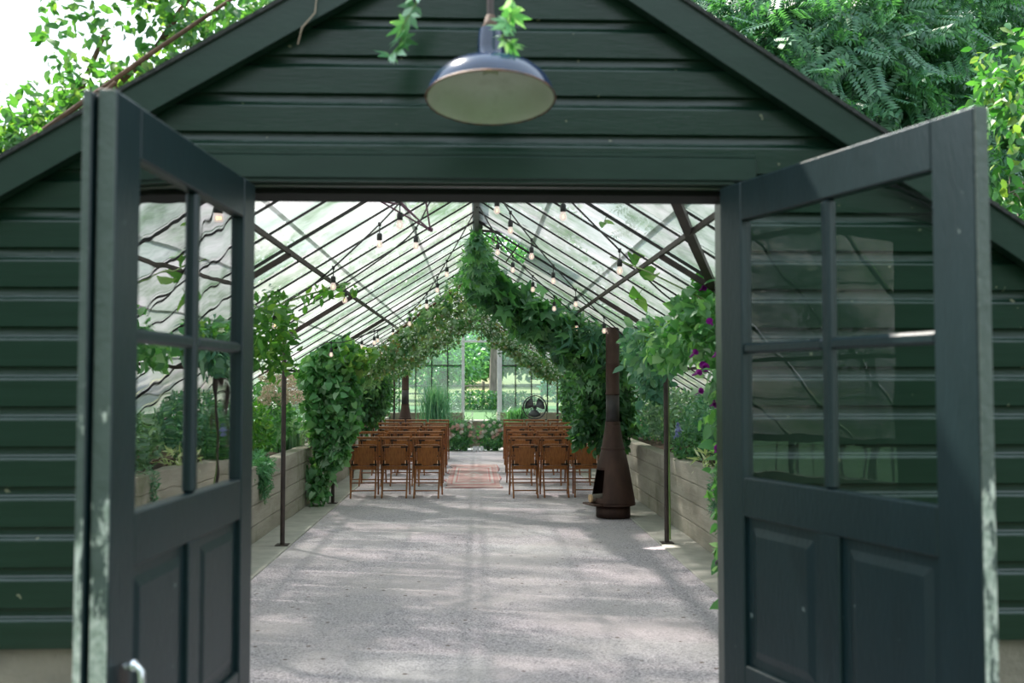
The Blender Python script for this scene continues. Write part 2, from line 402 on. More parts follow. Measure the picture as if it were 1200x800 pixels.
L_rose = leafmat('blush_rose_petal', [(.82,.55,.50),(.88,.72,.62),(.80,.45,.44)], .35, tint=(1, 1, 1))
L_white = leafmat('cream_rose_petal', [(.85,.82,.74),(.9,.86,.8),(.82,.74,.66)], .35, tint=(1, 1, 1))
L_juni = leafmat('juniper_needle', [(.10,.28,.15),(.14,.36,.18),(.08,.22,.12)], .3)

# ================================================================== GROUND AND SETTING
WY = 24.0                          # far wall
m = MB(); m.span((-2.1, 2.0, -.1), (2.1, WY, 0)); 
o = m.build('floor', gravel_m); struct(o)
m = MB(); m.span((-30, -24, -.12), (30, 2.0, -.004)); m.span((-30, 2.0, -.12), (-2.1, 3.42, -.004)); m.span((2.1, 2.0, -.12), (30, 3.42, -.004))
o = m.build('floor_front_yard', surf('shaded_yard_grass', (.022,.045,.018), (.04,.065,.03), 5, .9, bump=.5, bscale=60)); struct(o)
for s, nm in ((-1, 'trim_1'), (1, 'trim_2')):        # concrete strips beside the beds
    m = MB(); x0, x1 = sorted((s*1.72, s*2.08)); y = 3.6; k = 0
    while y < WY-.2:
        L = 1.9; m.span((x0, y, -.04), (x1, min(y+L-.012, WY-.1), .012+.004*(k % 2)), bev=.006); y += L; k += 1
    struct(m.build(nm, curb_m))
for s, nm in ((-1, 'wall_left'), (1, 'wall_right')):  # low board-formed bed walls
    x0, x1 = sorted((s*2.08, s*2.24)); m = MB(); zs = [0, .17, .36, .55, .72]
    for k in range(4):
        off = .004*(k % 2)
        m.span((x0-off, 3.56, zs[k]+.003), (x1+off, WY-.08, zs[k+1]-.003 + (.003 if k == 3 else 0)), bev=.008)
    m.span((x0+.012, 3.57, 0), (x1-.012, WY-.1, .71))
    struct(m.build(nm, conc_m))
for s in (-1, 1):
    x0, x1 = sorted((s*2.24, s*3.2)); m = MB()
    nx, ny = 8, 120; vs = []; fs = []
    for i in range(ny+1):
        for j in range(nx+1):
            vs.append((x0+(x1-x0)*j/nx, 3.56+(WY-3.66)*i/ny, .62+.03*math.sin(i*1.7+j)+.02*random.random()))
    for i in range(ny):
        for j in range(nx): a = i*(nx+1)+j; fs.append((a, a+1, a+nx+2, a+nx+1))
    m.add(vs, fs, True); o = m.build('floor_planting_soil', soil_m); struct(o)
    x0, x1 = sorted((s*3.2, s*3.34)); m = MB(); m.span((x0, 3.5, 0), (x1, WY+.05, .80)); struct(m.build('wall_side_sill', found_m))

# ---- front gable wall
AX, AZ, SL, SR = .077, 3.173, .59, .657
def rake_x(z, side): return AX + (AZ-.03-z)/SR if side > 0 else AX - (AZ-.03-z)/SL
B0, BH = .650, .1292
prof = [(-.014, 0), (-.022, .004), (-.022, .086), (-.0205, .0905), (-.017, .095), (-.012, .0995), (-.0085, .106), (-.007, .114), (-.006, .120), (-.006, .1292), (.012, .1292), (.012, 0)]
def board(m, z, xl, xr):
    k = len(prof); vs = []
    for dy, dz in prof:
        zz = z+dz; a = xl(zz) if callable(xl) else xl; vs.append((a, 3.30+dy, zz))
    for dy, dz in prof:
        zz = z+dz; a = xr(zz) if callable(xr) else xr; vs.append((a, 3.30+dy, zz))
    fs = [(i, (i+1) % k, k+(i+1) % k, k+i) for i in range(k)] + [tuple(range(k))[::-1], tuple(range(k, 2*k))]
    m.add(vs, fs)
OX0, OX1, OZ = -.795, .861, 2.175
lim_l = lambda z: max(-3.36, rake_x(z, -1)); lim_r = lambda z: min(3.36, rake_x(z, 1))
wf = thing('wall_front', (0, 3.3, 0), kind='structure')
ml, mr_, mt = MB(), MB(), MB()
for i in range(20):
    z = B0 + i*BH
    if z + BH < OZ-.005: board(ml, z, lim_l, OX0-.02); board(mr_, z, OX1+.02, lim_r)
    elif z < OZ:
        board(ml, z, lim_l, OX0-.02); board(mr_, z, OX1+.02, lim_r)
    elif z < AZ-.1: board(mt, z, lim_l, lim_r)
ml.build('siding_left', siding_m, wf); mr_.build('siding_right', siding_m, wf); mt.build('gable_siding', siding_m, wf)
m = MB()  # sheathing behind the boards
for (a, b) in ((-3.36, OX0-.02), (OX1+.02, 3.36)):
    zt = lambda x: AZ-.06-(SR*(x-AX) if x > AX else SL*(AX-x))
    vs = [(a, 3.314, .62), (b, 3.314, .62), (b, 3.314, zt(b)), (a, 3.314, zt(a))]
    vs += [(x, 3.50, z) for x, y, z in vs]
    m.add(vs, [(0,1,2,3), (7,6,5,4), (0,4,5,1), (1,5,6,2), (2,6,7,3), (3,7,4,0)])
a, b = OX0-.02, OX1+.02
vs = [(a, 3.314, OZ+.02), (b, 3.314, OZ+.02), (b, 3.314, zt(b)), (AX, 3.314, AZ-.06), (a, 3.314, zt(a))]; vs += [(x, 3.50, z) for x, y, z in vs]
m.add(vs, [(0,1,2,3,4), (9,8,7,6,5)] + [(i, i+5, (i+1) % 5+5, (i+1) % 5) for i in range(5)])
m.build('sheathing', trim_m, wf)
for a, b, nm in ((-3.36, OX0-.06, 'wall_foundation_left'), (OX1+.06, 3.36, 'wall_foundation_right')):
    m = MB(); m.span((a, 3.312, 0), (b, 3.52, .645)); struct(m.build(nm, found_m))
# rake boards, roof edge
def quadbar(m, p0, p1, drop, y0, y1):
    (x0, z0), (x1, z1) = p0, p1
    vs = [(x0, y0, z0), (x1, y0, z1), (x1, y0, z1-drop), (x0, y0, z0-drop)]; vs += [(x, y1, z) for x, y, z in vs]
    m.add(vs, [(3,2,1,0), (4,5,6,7), (0,1,5,4), (1,2,6,5), (2,3,7,6), (3,0,4,7)])
rb = MB(); XE = 3.45
for side, sl in ((-1, SL), (1, SR)):
    m = MB(); quadbar(m, (AX, AZ-.012), (AX+side*XE, AZ-.012-sl*XE), .118, 3.215, 3.262)
    struct(m.build('trim_%d' % (3 if side < 0 else 4), trim_m))
    m = MB(); quadbar(m, (AX, AZ+.003), (AX+side*(XE+.02), AZ+.003-sl*(XE+.02)), .015, 3.205, 3.60)
    struct(m.build('trim_%d' % (5 if side < 0 else 6), shingle_m))
    m = MB(); quadbar(m, (AX, AZ-.13), (AX+side*XE, AZ-.13-sl*XE), .0, 3.262, 3.33)
# header board and door frame
hd = thing('trim_7', (0, 3.3, OZ), kind='structure')
m = MB(); m.span((OX0-.12, 3.262, OZ), (.934, 3.286, OZ+.078), bev=.004); m.build('header_board', trim_m, hd)
m = MB(); m.span((OX0-.12, 3.268, OZ+.0785), (.932, 3.284, OZ+.094), bev=.003); m.build('header_cap', trim_m, hd)
m = MB(); m.span((OX0, 3.27, OZ+.0), (OX1, 3.39, OZ-.010)); m.span((OX0, 3.30, OZ-.016), (OX1, 3.335, OZ-.010))
m2 = MB(); m2.span((OX0, 3.392, OZ-.026), (OX1, 3.55, OZ+.02)); m2.build('painted_shade_band', soot_shade_m, hd)  # near-black band under the header, shade put into the colour
m.build('head_jamb', trim_m, hd)
for nm, x0, x1 in (('left_jamb', OX0-.04, OX0), ('right_jamb', OX1, OX1+.04)):
    m = MB(); m.span((x0, 3.29, 0), (x1, 3.55, OZ)); m.build(nm, trim_m, hd)
m = MB(); m.span((OX0, 3.35, 0), (OX1, 3.5, .012), bev=.004); struct(m.build('trim_8', curb_m))

# ---- double doors
def door(name, hinge, d, vis, label_hand):
    W, T = 1.06, .042
    ang = math.atan2(d[1], d[0])
    root = thing(name, (hinge[0], hinge[1], .03), kind='structure', rz=ang)
    y0, y1 = (0, -vis*T) if vis > 0 else (0, T)
    lo, hi = min(y0, y1), max(y0, y1); mid = (lo+hi)/2
    z = lambda v: v-.03
    def part(nm, boxes, mat=door_m, bev=.004, parent=None):
        q = MB()
        for (u0, u1, z0, z1, a, b) in boxes: q.span((u0, a, z(z0)), (u1, b, z(z1)), bev=bev)
        return q.build(nm, mat, parent or root, world=False)
    part('stile', [(0, .118, .03, 2.15, lo, hi)]); part('stile', [(.925, W, .03, 2.15, lo, hi)])
    part('rail', [(.118, .925, 2.025, 2.15, lo+.001, hi-.001)]); part('rail', [(.118, .925, 1.08, 1.205, lo+.001, hi-.001)])
    part('rail', [(.118, .925, .03, .615, lo+.001, hi-.001)])
    part('muntin', [(.500, .536, 1.205, 2.025, lo+.004, hi-.004)], bev=.008)
    part('muntin', [(.118, .500, 1.597, 1.630, lo+.004, hi-.004), (.536, .925, 1.597, 1.630, lo+.004, hi-.004)], bev=.008)
    part('mullion', [(.475, .565, .615, 1.08, lo+.002, hi-.002)])
    for u0, u1 in ((.118, .475), (.565, .925)):
        q = MB()
        a, b, c, e, w = u0, u1, z(.615), z(1.08), .055
        for sy, face in ((1, hi), (-1, lo)):
            yb = face-sy*.016; yf = face-sy*.009
            P0 = [(a, yb, c), (b, yb, c), (b, yb, e), (a, yb, e)]
            P1 = [(a+.03, yb, c+.03), (b-.03, yb, c+.03), (b-.03, yb, e-.03), (a+.03, yb, e-.03)]
            P2 = [(a+w, yf, c+w), (b-w, yf, c+w), (b-w, yf, e-w), (a+w, yf, e-w)]
            vs = P0+P1+P2; fs = []
            for r in (0, 4):
                for i in range(4): j = (i+1) % 4; fs.append((r+i, r+j, r+4+j, r+4+i))
            fs.append((8, 9, 10, 11)); q.add(vs, fs)
        q.build('raised_panel', door_m, root, world=False)
    for u0, u1 in ((.118, .500), (.536, .925)):
        for z0, z1 in ((1.205, 1.597), (1.63, 2.025)):
            q = MB(); q.add([(u0, mid, z(z0)), (u1, mid, z(z0)), (u1, mid, z(z1)), (u0, mid, z(z1))], [(0, 1, 2, 3)])
            q.build('pane', doorglass_m, root, world=False)
    q = MB()   # putty bevel strips around panes on the bottom edges
    es = part('edge_strip', [(W, W+.004, .03, 2.15, lo+.002, hi-.002)], peel_m, .001); es['label'] = 'door edge with peeling pale paint'
    for hz in (.35, 1.1, 1.9):
        q = MB(); q.tube([(-.004, lo if vis > 0 else hi, z(hz)-.05), (-.004, lo if vis > 0 else hi, z(hz)+.05)], .007, 8); q.build('hinge', steel_m, root, world=False)
    return root, part, lo, hi
dl, part, lo, hi = door('door_1', (-.722, 3.262), (-.0670, -.99775), 1, 'left')
a_ = part('astragal', [(1.035, 1.075, .03, 2.145, lo-.028, lo-.008)], door_m); 
a2 = part('astragal_edge', [(1.075, 1.079, .03, 2.145, lo-.026, lo-.010)], peel_m, .001); a2['label'] = 'edge of the overlap strip with peeling paint'
part('astragal_back', [(1.03, 1.05, .03, 2.14, lo-.008, lo)], door_m)
HZ = -.105
k = MB(); k.box((1.0, .012, .93+HZ), (.035, .004, .05), bev=.001); lp = k.build('latch_plate', steel_m, dl, world=False)
k = MB(); k.tube([(1.0, .012, .95+HZ), (1.0, .035, .955+HZ), (1.0, .048, .94+HZ), (1.0, .050, .91+HZ), (1.0, .046, .87+HZ)], [.009, .009, .010, .009, .007], 10); k.ball((1.0, .03, .953+HZ), .014)
h_ = k.build('door_hook', chrome_m, dl, world=False); h_['label'] = 'bright worn metal door hook'
dr, part, lo, hi = door('door_2', (.808, 3.262), (.3327, -.9430), -1, 'right')

# ---- greenhouse roof
RZ, RS, EX = 3.09, .615, 3.27
slope_len = EX*math.hypot(1, RS)
BAY = .555; Y0 = 3.52; NB = 37
for side in (-1, 1):
    nm = 'ceiling_left' if side < 0 else 'ceiling_right'
    root = thing(nm, (0, Y0, RZ), kind='structure')
    rp = lambda t, y, dz=0: Vector((side*t*EX, y, RZ-RS*t*EX+dz))
    m = MB()
    rows = [0, .155, .33, .505, .68, .85, 1.0]
    for b in range(NB):
        ya = Y0+b*BAY; yb = min(ya+BAY, WY)
        for k in range(6):
            if side > 0 and k == 0 and b in (11, 12): continue      # the open vent
            if side > 0 and k == 1 and b == 11: pass
            t0, t1 = rows[k], rows[k+1]+.008
            jit = random.uniform(-.003, .003)
            m.add([rp(t0, ya+.004, .020), rp(t0, yb-.004, .020), rp(t1, yb-.004, .030+jit), rp(t1, ya+.004, .030+jit)], [(0, 1, 2, 3)] if side > 0 else [(3, 2, 1, 0)])
    m.build('roof_glass', roofglass_m, root)
    for b in range(NB+1):
        y = min(Y0+b*BAY, WY-.01); m = MB()
        big = (b % 6 == 5)
        m.bar(rp(.004, y, 0), rp(1, y, 0), .011, .013 if not big else .02); m.build('glazing_bar', bar_m, root)
    for t, w in ((1.17/EX, .026), (2.25/EX, .026)):
        m = MB(); m.bar(rp(t, Y0, -.045), rp(t, WY, -.040), w*.75, .030); m.build('purlin', steel_m, root)
    m = MB(); m.bar(rp(1, Y0, 0), rp(1, WY, 0), .05, .06); m.build('eave_plate', steel_m, root)
    # upright side glass between sill and eave
    xs = side*3.27; zt_ = RZ-RS*EX
    m = MB()
    for b in range(0, NB, 1):
        ya = Y0+b*BAY; m.add([(xs, ya, .8), (xs, ya+BAY, .8), (xs, ya+BAY, zt_), (xs, ya, zt_)], [(0, 1, 2, 3)])
    m.build('side_glass', wallglass_m, root)
    for b in range(0, NB, 2):
        m = MB(); m.span((xs-.012, Y0+b*BAY-.01, .8), (xs+.012, Y0+b*BAY+.01, zt_)); m.build('side_bar', steel_m, root)
m = MB(); m.bar((0, Y0, RZ-.02), (0, WY, RZ-.02), .045, .09); m.bar((0, Y0, RZ+.05), (0, WY, RZ+.05), .12, .02)
rb_ = m.build('trim_9', surf('ridge_zinc', (.10,.12,.11), (.16,.18,.17), 6, .6)); struct(rb_)
# open vent sash
vs_ = thing('roof_vent', (0, 9.6, RZ), 'open rectangular roof vent sash tilted up beside the ridge', 'vent')
ya, yb = Y0+11*BAY, Y0+13*BAY
hinge_p = Vector((.05, 0, RZ+.07)); dirv = Vector((math.cos(math.radians(-4)), 0, math.sin(math.radians(-4)))); L_ = .62
m = MB()
for y in (ya+.02, (ya+yb)/2, yb-.02): m.bar(hinge_p+Vector((0, y, 0)), hinge_p+dirv*L_+Vector((0, y, 0)), .03, .03)
m.bar(hinge_p+Vector((0, ya, 0)), hinge_p+Vector((0, yb, 0)), .03, .03); m.bar(hinge_p+dirv*L_+Vector((0, ya, 0)), hinge_p+dirv*L_+Vector((0, yb, 0)), .035, .03)
m.build('sash_frame', steel_m, vs_)
m = MB(); e0, e1 = hinge_p, hinge_p+dirv*L_; m.add([e0+Vector((0, ya, .01)), e0+Vector((0, yb, .01)), e1+Vector((0, yb, .01)), e1+Vector((0, ya, .01))], [(0, 1, 2, 3)]); m.build('sash_glass', roofglass_m, vs_)
m = MB(); m.tube([(.30, (ya+yb)/2, RZ-.34), (.55, (ya+yb)/2, RZ+.0)], .008, 6); m.build('stay_arm', steel_m, vs_)
# crank rods near the ridge
vo = thing('vent_opener', (-.35, 6.6, 2.9), 'thin mauve crossed rods of a vent opener under the left roof slope', 'rod')
def PX(x, y, Y):
    F = Vector((math.sin(YAW)*math.cos(PIT), math.cos(YAW)*math.cos(PIT), math.sin(PIT))); R = Vector((math.cos(YAW), -math.sin(YAW), 0)); U = R.cross(F)
    r = F + R*((x-600)/FPX) + U*((400-y)/FPX); return Vector((0, 0, EYE)) + r*(Y/r.y)
for pts in ([(436,230,6.1),(503,269,6.9)], [(438,234,6.2),(470,240,6.5),(506,271,6.95)], [(497,222,6.4),(504,268,6.9)], [(455,222,5.9),(503,270,6.9)]):
    m = MB(); m.tube([PX(*p) for p in pts], .006, 6); m.build('rod', pinkrod_m, vo)
m = MB(); m.ball(PX(505, 269, 6.9), .016); m.build('rod_joint', pinkrod_m, vo)
# support posts
PY = [6.25, 9.36, 12.6, 15.7, 18.8, 21.9]
ordl = ['nearest', 'second', 'third', 'fourth', 'fifth', 'farthest']
for side in (-1, 1):
    for k, y in enumerate(PY):
        sd = 'left' if side < 0 else 'right'
        extra = {(-1, 1): 'slim dark steel post standing alone before the left bed wall', (1, 1): 'slim dark steel post on the right kerb just in front of the tall chiminea'}
        lab = extra.get((side, k), '%s slim steel roof post down the %s side of the greenhouse' % (ordl[k], sd))
        if (side, k) == (-1, 2): lab = 'slim steel post wrapped by the big leaf vine on the left'
        if (side, k) == (1, 2): lab = 'slim steel post buried in the dark vine behind the chiminea'
        r = thing('support_post', (side*1.79, y, 0), lab, 'post', 'steel posts along both sides of the path')
        m = MB(); m.tube([(side*1.79, y, .012), (side*1.79, y, 1.94)], .022, 10); m.build('pole', steel_m, r)
        m = MB(); m.box((side*1.79, y, .016), (.12, .12, .01), bev=.002); m.build('base_plate', steel_m, r)
        m = MB(); m.bar((side*1.79, y, 1.93), (side*1.16, y, RZ-RS*1.16-.06), .028, .034); m.build('brace', steel_m, r)
        m = MB(); m.bar((side*1.79, y, 1.93), (side*1.84, y, RZ-RS*1.84-.03), .04, .04); m.build('post_head', steel_m, r)
wb = thing('wind_brace', (1.0, 5.5, 2.4), 'thick dark diagonal brace crossing the right roof slope near the doors', 'brace')
m = MB(); m.bar((.85, 4.55, RZ-RS*.85-.04), (1.18, 5.42, RZ-RS*1.18-.05), .05, .035); m.bar((1.18, 5.42, RZ-RS*1.18-.05), (1.50, 6.24, RZ-RS*1.50-.05), .05, .035); m.build('steel_flat', steel_m, wb)

# ---- far wall with doorway
bw = thing('wall_back', (0, WY, 0), kind='structure')
DX0, DX1, DT, DS = -.30, .56, 2.50, .62
m = MB(); m.span((-3.3, WY-.1, 0), (3.3, WY+.1, DS)); m.span((-3.3, WY-.1, DS), (DX0-.02, WY+.1, .82)); m.span((DX1+.02, WY-.1, DS), (3.3, WY+.1, .82)); m.build('low_wall', found_m, bw)
m = MB(); zr = lambda x: RZ-RS*abs(x)
def gl(x0, x1):
    m.add([(x0, WY, .82), (x1, WY, .82), (x1, WY, zr(x1)), (x0, WY, zr(x0))], [(0, 1, 2, 3)])
gl(-3.27, DX0-.03); gl(DX1+.03, 3.27)
m.add([(DX0, WY, DT), (DX1, WY, DT), (DX1, WY, zr(DX1)), (0, WY, RZ), (DX0, WY, zr(DX0))], [(0, 1, 2, 3, 4)])
m.build('end_glass', wallglass_m, bw)
for x in [-.30-.385*k for k in range(1, 8)] + [.56+.385*k for k in range(1, 8)]:
    m = MB(); m.span((x-.012, WY-.03, .82), (x+.012, WY+.02, zr(x))); m.build('glazing_bar', bar_m, bw)
m = MB(); m.span((-.012+.13, WY-.03, DT), (.012+.13, WY+.02, RZ-.09)); m.build('glazing_bar', bar_m, bw)
for z in (1.95,):
    for a, b in ((-2.0, DX0), (DX1, 2.0)):
        m = MB(); m.span((a, WY-.025, z-.012), (b, WY+.02, z+.012)); m.build('cross_bar', bar_m, bw)
for sd in (-1, 1):
    m = MB(); m.bar((0, WY-.02, RZ-.03), (sd*3.27, WY-.02, RZ-.03-RS*3.27), .05, .05); m.build('gable_bar', steel_m, bw)
tr = thing('trim_10', (0, WY, 0), kind='structure')
m = MB(); m.span((DX0-.05, WY-.06, DS), (DX0+.02, WY+.05, 2.95), bev=.004); m.build('left_jamb', white_m, tr)
m = MB(); m.span((DX1-.05, WY-.06, DS), (DX1+.06, WY+.05, DT+.04), bev=.004); m.build('right_jamb', white_m, tr)
m = MB(); m.span((DX0, WY-.06, DT), (DX1, WY+.05, DT+.05), bev=.004); m.build('door_head', white_m, tr)
m = MB(); m.span((DX0, WY-.16, DS-.02), (DX1, WY+.12, DS+.02), bev=.004); m.build('sill', curb_m, tr)

# ---- outside ground
GZ = .58
m = MB(); m.span((-60, 3.6, GZ-.2), (-3.36, 42, GZ)); m.span((3.36, 3.6, GZ-.2), (60, 42, GZ)); m.span((-3.36, WY+.12, GZ-.2), (3.36, 42, GZ))
struct(m.build('floor_lawn', lawn_m))
m = MB(); vs = []; fs = []
for i in range(13):
    for j in range(25): vs.append((-90+7.5*j, 42+4*i, GZ-.02+2.4*(i/12)**1.3+.1*math.sin(j*.9)))
for i in range(12):
    for j in range(24): a = i*25+j; fs.append((a, a+1, a+26, a+25))
m.add(vs, fs, True); struct(m.build('floor_meadow', meadow_m))

# ================================================================== LAMP
lp = thing('barn_lamp', (.042, 2.95, 2.39), 'navy enamel barn lamp shade with white inside hanging above the doorway', 'lamp')
T = Matrix.Rotation(math.radians(-8), 3, 'X')
c = Vector((.042, 2.95, 2.352))
outp = [(.193, 0), (.191, .012), (.186, .030), (.172, .055), (.148, .078), (.118, .094), (.082, .103), (.048, .108)]
m = MB(); m.lathe(outp, c, 56, T); sh = m.build('lamp_shade', enamel_m, lp)
m = MB(); m.lathe([(.190, .001), (.187, .014), (.181, .029), (.167, .052), (.144, .073), (.115, .088), (.080, .097), (.001, .101)], c, 56, T); x_ = m.build('shade_lining', white_enamel_m, sh); x_['label'] = 'aged white enamel inside of the shade'
m = MB(); m.lathe([(.190, .002), (.1945, -.002), (.1965, .002), (.193, .006)], c, 56, T); m.build('rim', chip_m, sh)
m = MB(); m.lathe([(.054, .106), (.050, .116), (.0415, .124), (.040, .16), (.038, .20), (.035, .222), (.020, .230), (.001, .231)], c, 32, T); m.build('neck', enamel_m, lp)
m = MB(); m.lathe([(.022, .226), (.025, .235), (.020, .246), (.017, .262), (.013, .27), (.001, .27)], c, 20, T); m.build('cap_nut', surf('rusty_iron', (.06,.035,.025), (.14,.08,.05), 30, .8), lp)
top = c + T @ Vector((0, 0, .268))
m = MB(); m.tube([top, top+Vector((0, .0, .10)), top+Vector((0, .03, .18)), top+Vector((0, .10, .235)), top+Vector((0, .20, .25)), Vector((top.x, 3.285, top.z+.245))], .0105, 12); m.build('gooseneck_pipe', steel_m, lp)
m = MB(); m.lathe([(.001, -.012), (.045, -.012), (.045, 0), (.03, .008), (.001, .008)], (top.x, 3.272, top.z+.245), 24, Matrix.Rotation(PI/2, 3, 'X')); m.build('wall_flange', steel_m, lp)
m = MB(); m.lathe([(.001, .07), (.022, .072), (.024, .10)], c, 20, T); m.build('socket', white_enamel_m, lp)

# ================================================================== CHAIRS
def make_chair():
    r = thing('folding_chair', (0, 0, 0))
    def b(nm, fn, mat=wood_m, par=None): q = MB(); fn(q); return q.build(nm, mat, par or r, world=False)
    for s in (-1, 1):
        b('back_post', lambda q: q.bar((s*.186, .235, 0), (s*.186, -.105, .79), .022, .030, up=(0, 1, 0), bev=.004))
        b('rear_leg', lambda q: q.bar((s*.160, -.235, 0), (s*.160, .10, .455), .022, .028, up=(0, 1, 0), bev=.004))
    b('top_rail', lambda q: q.box((0, -.108, .785), (.400, .026, .034), Matrix.Rotation(math.radians(23), 3, 'X'), bev=.006))
    M = Matrix.Rotation(math.radians(14), 3, 'X')
    p = b('back_panel', lambda q: q.box((0, -.035, .540), (.262, .016, .265), M, bev=.004), wood2_m)
    b('panel_rail', lambda q: q.box((0, -.072, .690), (.290, .018, .016), M, bev=.004))
    for s in (-1, 1):
        b('panel_stile', lambda q: q.box((s*.155, -.037, .545), (.028, .020, .285), M, bev=.004))
        for sz in (-1, 1):
            def br(q):
                cz = .545+sz*.118; cy = -.035-.020-sz*.118*math.tan(math.radians(14))*-1*-1
                cy = -.035 - math.sin(math.radians(14))*sz*.118 - .0125
                q.box((s*.125, cy, cz), (.095, .006, .020), M); q.box((s*.152, cy+math.sin(math.radians(14))*sz*.02-.002, cz-sz*.022), (.016, .006, .075), M); q.tube([(s*.1, cy-.004, cz), (s*.14, cy-.004, cz)], .006, 6)
            b('bracket', br, brass_m, p)
    b('lower_rail', lambda q: q.box((0, .005, .385), (.315, .020, .045), M, bev=.004), wood2_m)
    b('seat', lambda q: q.box((0, .17, .435), (.33, .34, .018), Matrix.Rotation(math.radians(3), 3, 'X'), bev=.006), wood2_m)
    b('rung', lambda q: q.tube([(-.16, -.165, .095), (.16, -.165, .095)], .009, 8))
    b('rung', lambda q: q.tube([(-.186, .165, .165), (.186, .165, .165)], .009, 8))
    b('rung', lambda q: q.tube([(-.16, -.06, .235), (.16, -.06, .235)], .007, 8))
    return r
proto = make_chair()
kids_cache = {}
for o in bpy.data.objects:
    if o.parent: kids_cache.setdefault(o.parent.name, []).append(o)
kf = lambda o: kids_cache.get(o.name, [])
rown = ['nearest row', 'second row', 'middle row', 'fourth row', 'farthest row']
seatn = ['aisle seat', 'middle seat', 'outer seat']
first = True
for r_ in range(5):
    Y = [13.42, 15.0, 16.7, 18.35, 19.85][r_]
    for sd in (-1, 1):
        for k in range(3):
            x = sd*(.655+.43*k + (.022*r_ if sd < 0 else .024*r_)) + (0 if sd < 0 else -.012)
            o = proto if first else copy_tree(proto, None, kf); first = False
            a = random.uniform(-.035, .035)
            if r_ == 0 and sd > 0 and k == 2: a = -.10
            if r_ == 0 and sd < 0 and k == 2: a = .06; x += .02
            o.location = (x+random.uniform(-.012, .012), Y+random.uniform(-.03, .03), 0); o.rotation_euler = (0, 0, a)
            tag(o, 'brown wooden folding chair, %s of the %s on the %s of the aisle' % (seatn[k], rown[r_], 'left' if sd < 0 else 'right'), 'chair', 'wooden folding chairs in rows beside the aisle')

# ================================================================== RUG
def rugmat():
    m, nt, out = newmat('faded_red_kilim'); p = N(nt, 'BsdfPrincipled'); p.inputs['Roughness'].default_value = .95; nt.links.new(p.outputs[0], out.inputs[0])
    tc = N(nt, 'TexCoord'); sp = N(nt, 'SeparateXYZ'); nt.links.new(tc.outputs['Generated'], sp.inputs[0])
    def ma(op, a, b=None, c=None):
        n = N(nt, 'Math', operation=op)
        for i, v in enumerate((a, b, c)):
            if v is None: continue
            if isinstance(v, (int, float)): n.inputs[i].default_value = v
            else: nt.links.new(v, n.inputs[i])
        return n.outputs[0]
    ax = ma('ABSOLUTE', ma('SUBTRACT', sp.outputs[0], .5)); ay = ma('ABSOLUTE', ma('SUBTRACT', sp.outputs[1], .5))
    ax2 = ma('MULTIPLY', ax, 2.0); ay2 = ma('MULTIPLY', ay, 2.0)
    mx = ma('MAXIMUM', ax2, ma('MULTIPLY', ay2, .93))
    red, pale, rose = (.46,.17,.17), (.50,.42,.41), (.48,.27,.26)
    c = ramp(nt, mx, [(0, rose), (.50, pale), (.53, red), (.60, pale), (.66, pale), (.68, red), (.74, rose), (.86, pale), (.90, red), (.97, (.16,.08,.08))], 'CONSTANT')
    dia = ma('ADD', ax2, ma('ABSOLUTE', ma('SUBTRACT', ma('FRACT', ma('MULTIPLY', sp.outputs[1], 3.0)), .5)))
    dm = ramp(nt, dia, [(0, 1.0), (.12, 0.0), (.25, 1.0), (.38, 0.0), (1, 0.0)], 'CONSTANT')
    ins = ma('MULTIPLY', dm, ma('LESS_THAN', mx, .5)); c = mixcol(nt, ins, c, pale)
    c = mixcol(nt, ramp(nt, noise(nt, 6, 5, .6), [(.35, 0.0), (.7, .55)]), c, (.50, .42, .42))
    nt.links.new(c, p.inputs['Base Color']); return m
m = MB(); nx, ny = 20, 90; vs = []; fs = []
for lay in (1, 0):
    for i in range(ny+1):
        for j in range(nx+1):
            t = i/ny; y = 14.45+4.1*t; x0 = -.45-.01*t+.025*math.sin(t*17)+.02*math.sin(t*40); x1 = .37+.03*t+.022*math.sin(t*15+2)
            vs.append((x0+(x1-x0)*j/nx, y+.02*math.sin(j*.6), (.003+.008*lay)+(.006*max(0, math.sin(t*30+j*.2)) if lay else 0)))
n1 = (nx+1)*(ny+1)
for i in range(ny):
    for j in range(nx): a = i*(nx+1)+j; fs.append((a, a+1, a+nx+2, a+nx+1)); fs.append((n1+a, n1+a+nx+1, n1+a+nx+2, n1+a+1))
for i in range(ny):
    for j in (0, nx): a = i*(nx+1)+j; fs.append((a, a+nx+1, n1+a+nx+1, n1+a))
for j in range(nx):
    for i in (0, ny): a = i*(nx+1)+j; fs.append((a, n1+a, n1+a+1, a+1))
m.add(vs, fs, True); rg = m.build('rug', rugmat()); tag(rg, 'long faded red and cream patterned runner rug laid in the aisle', 'rug')

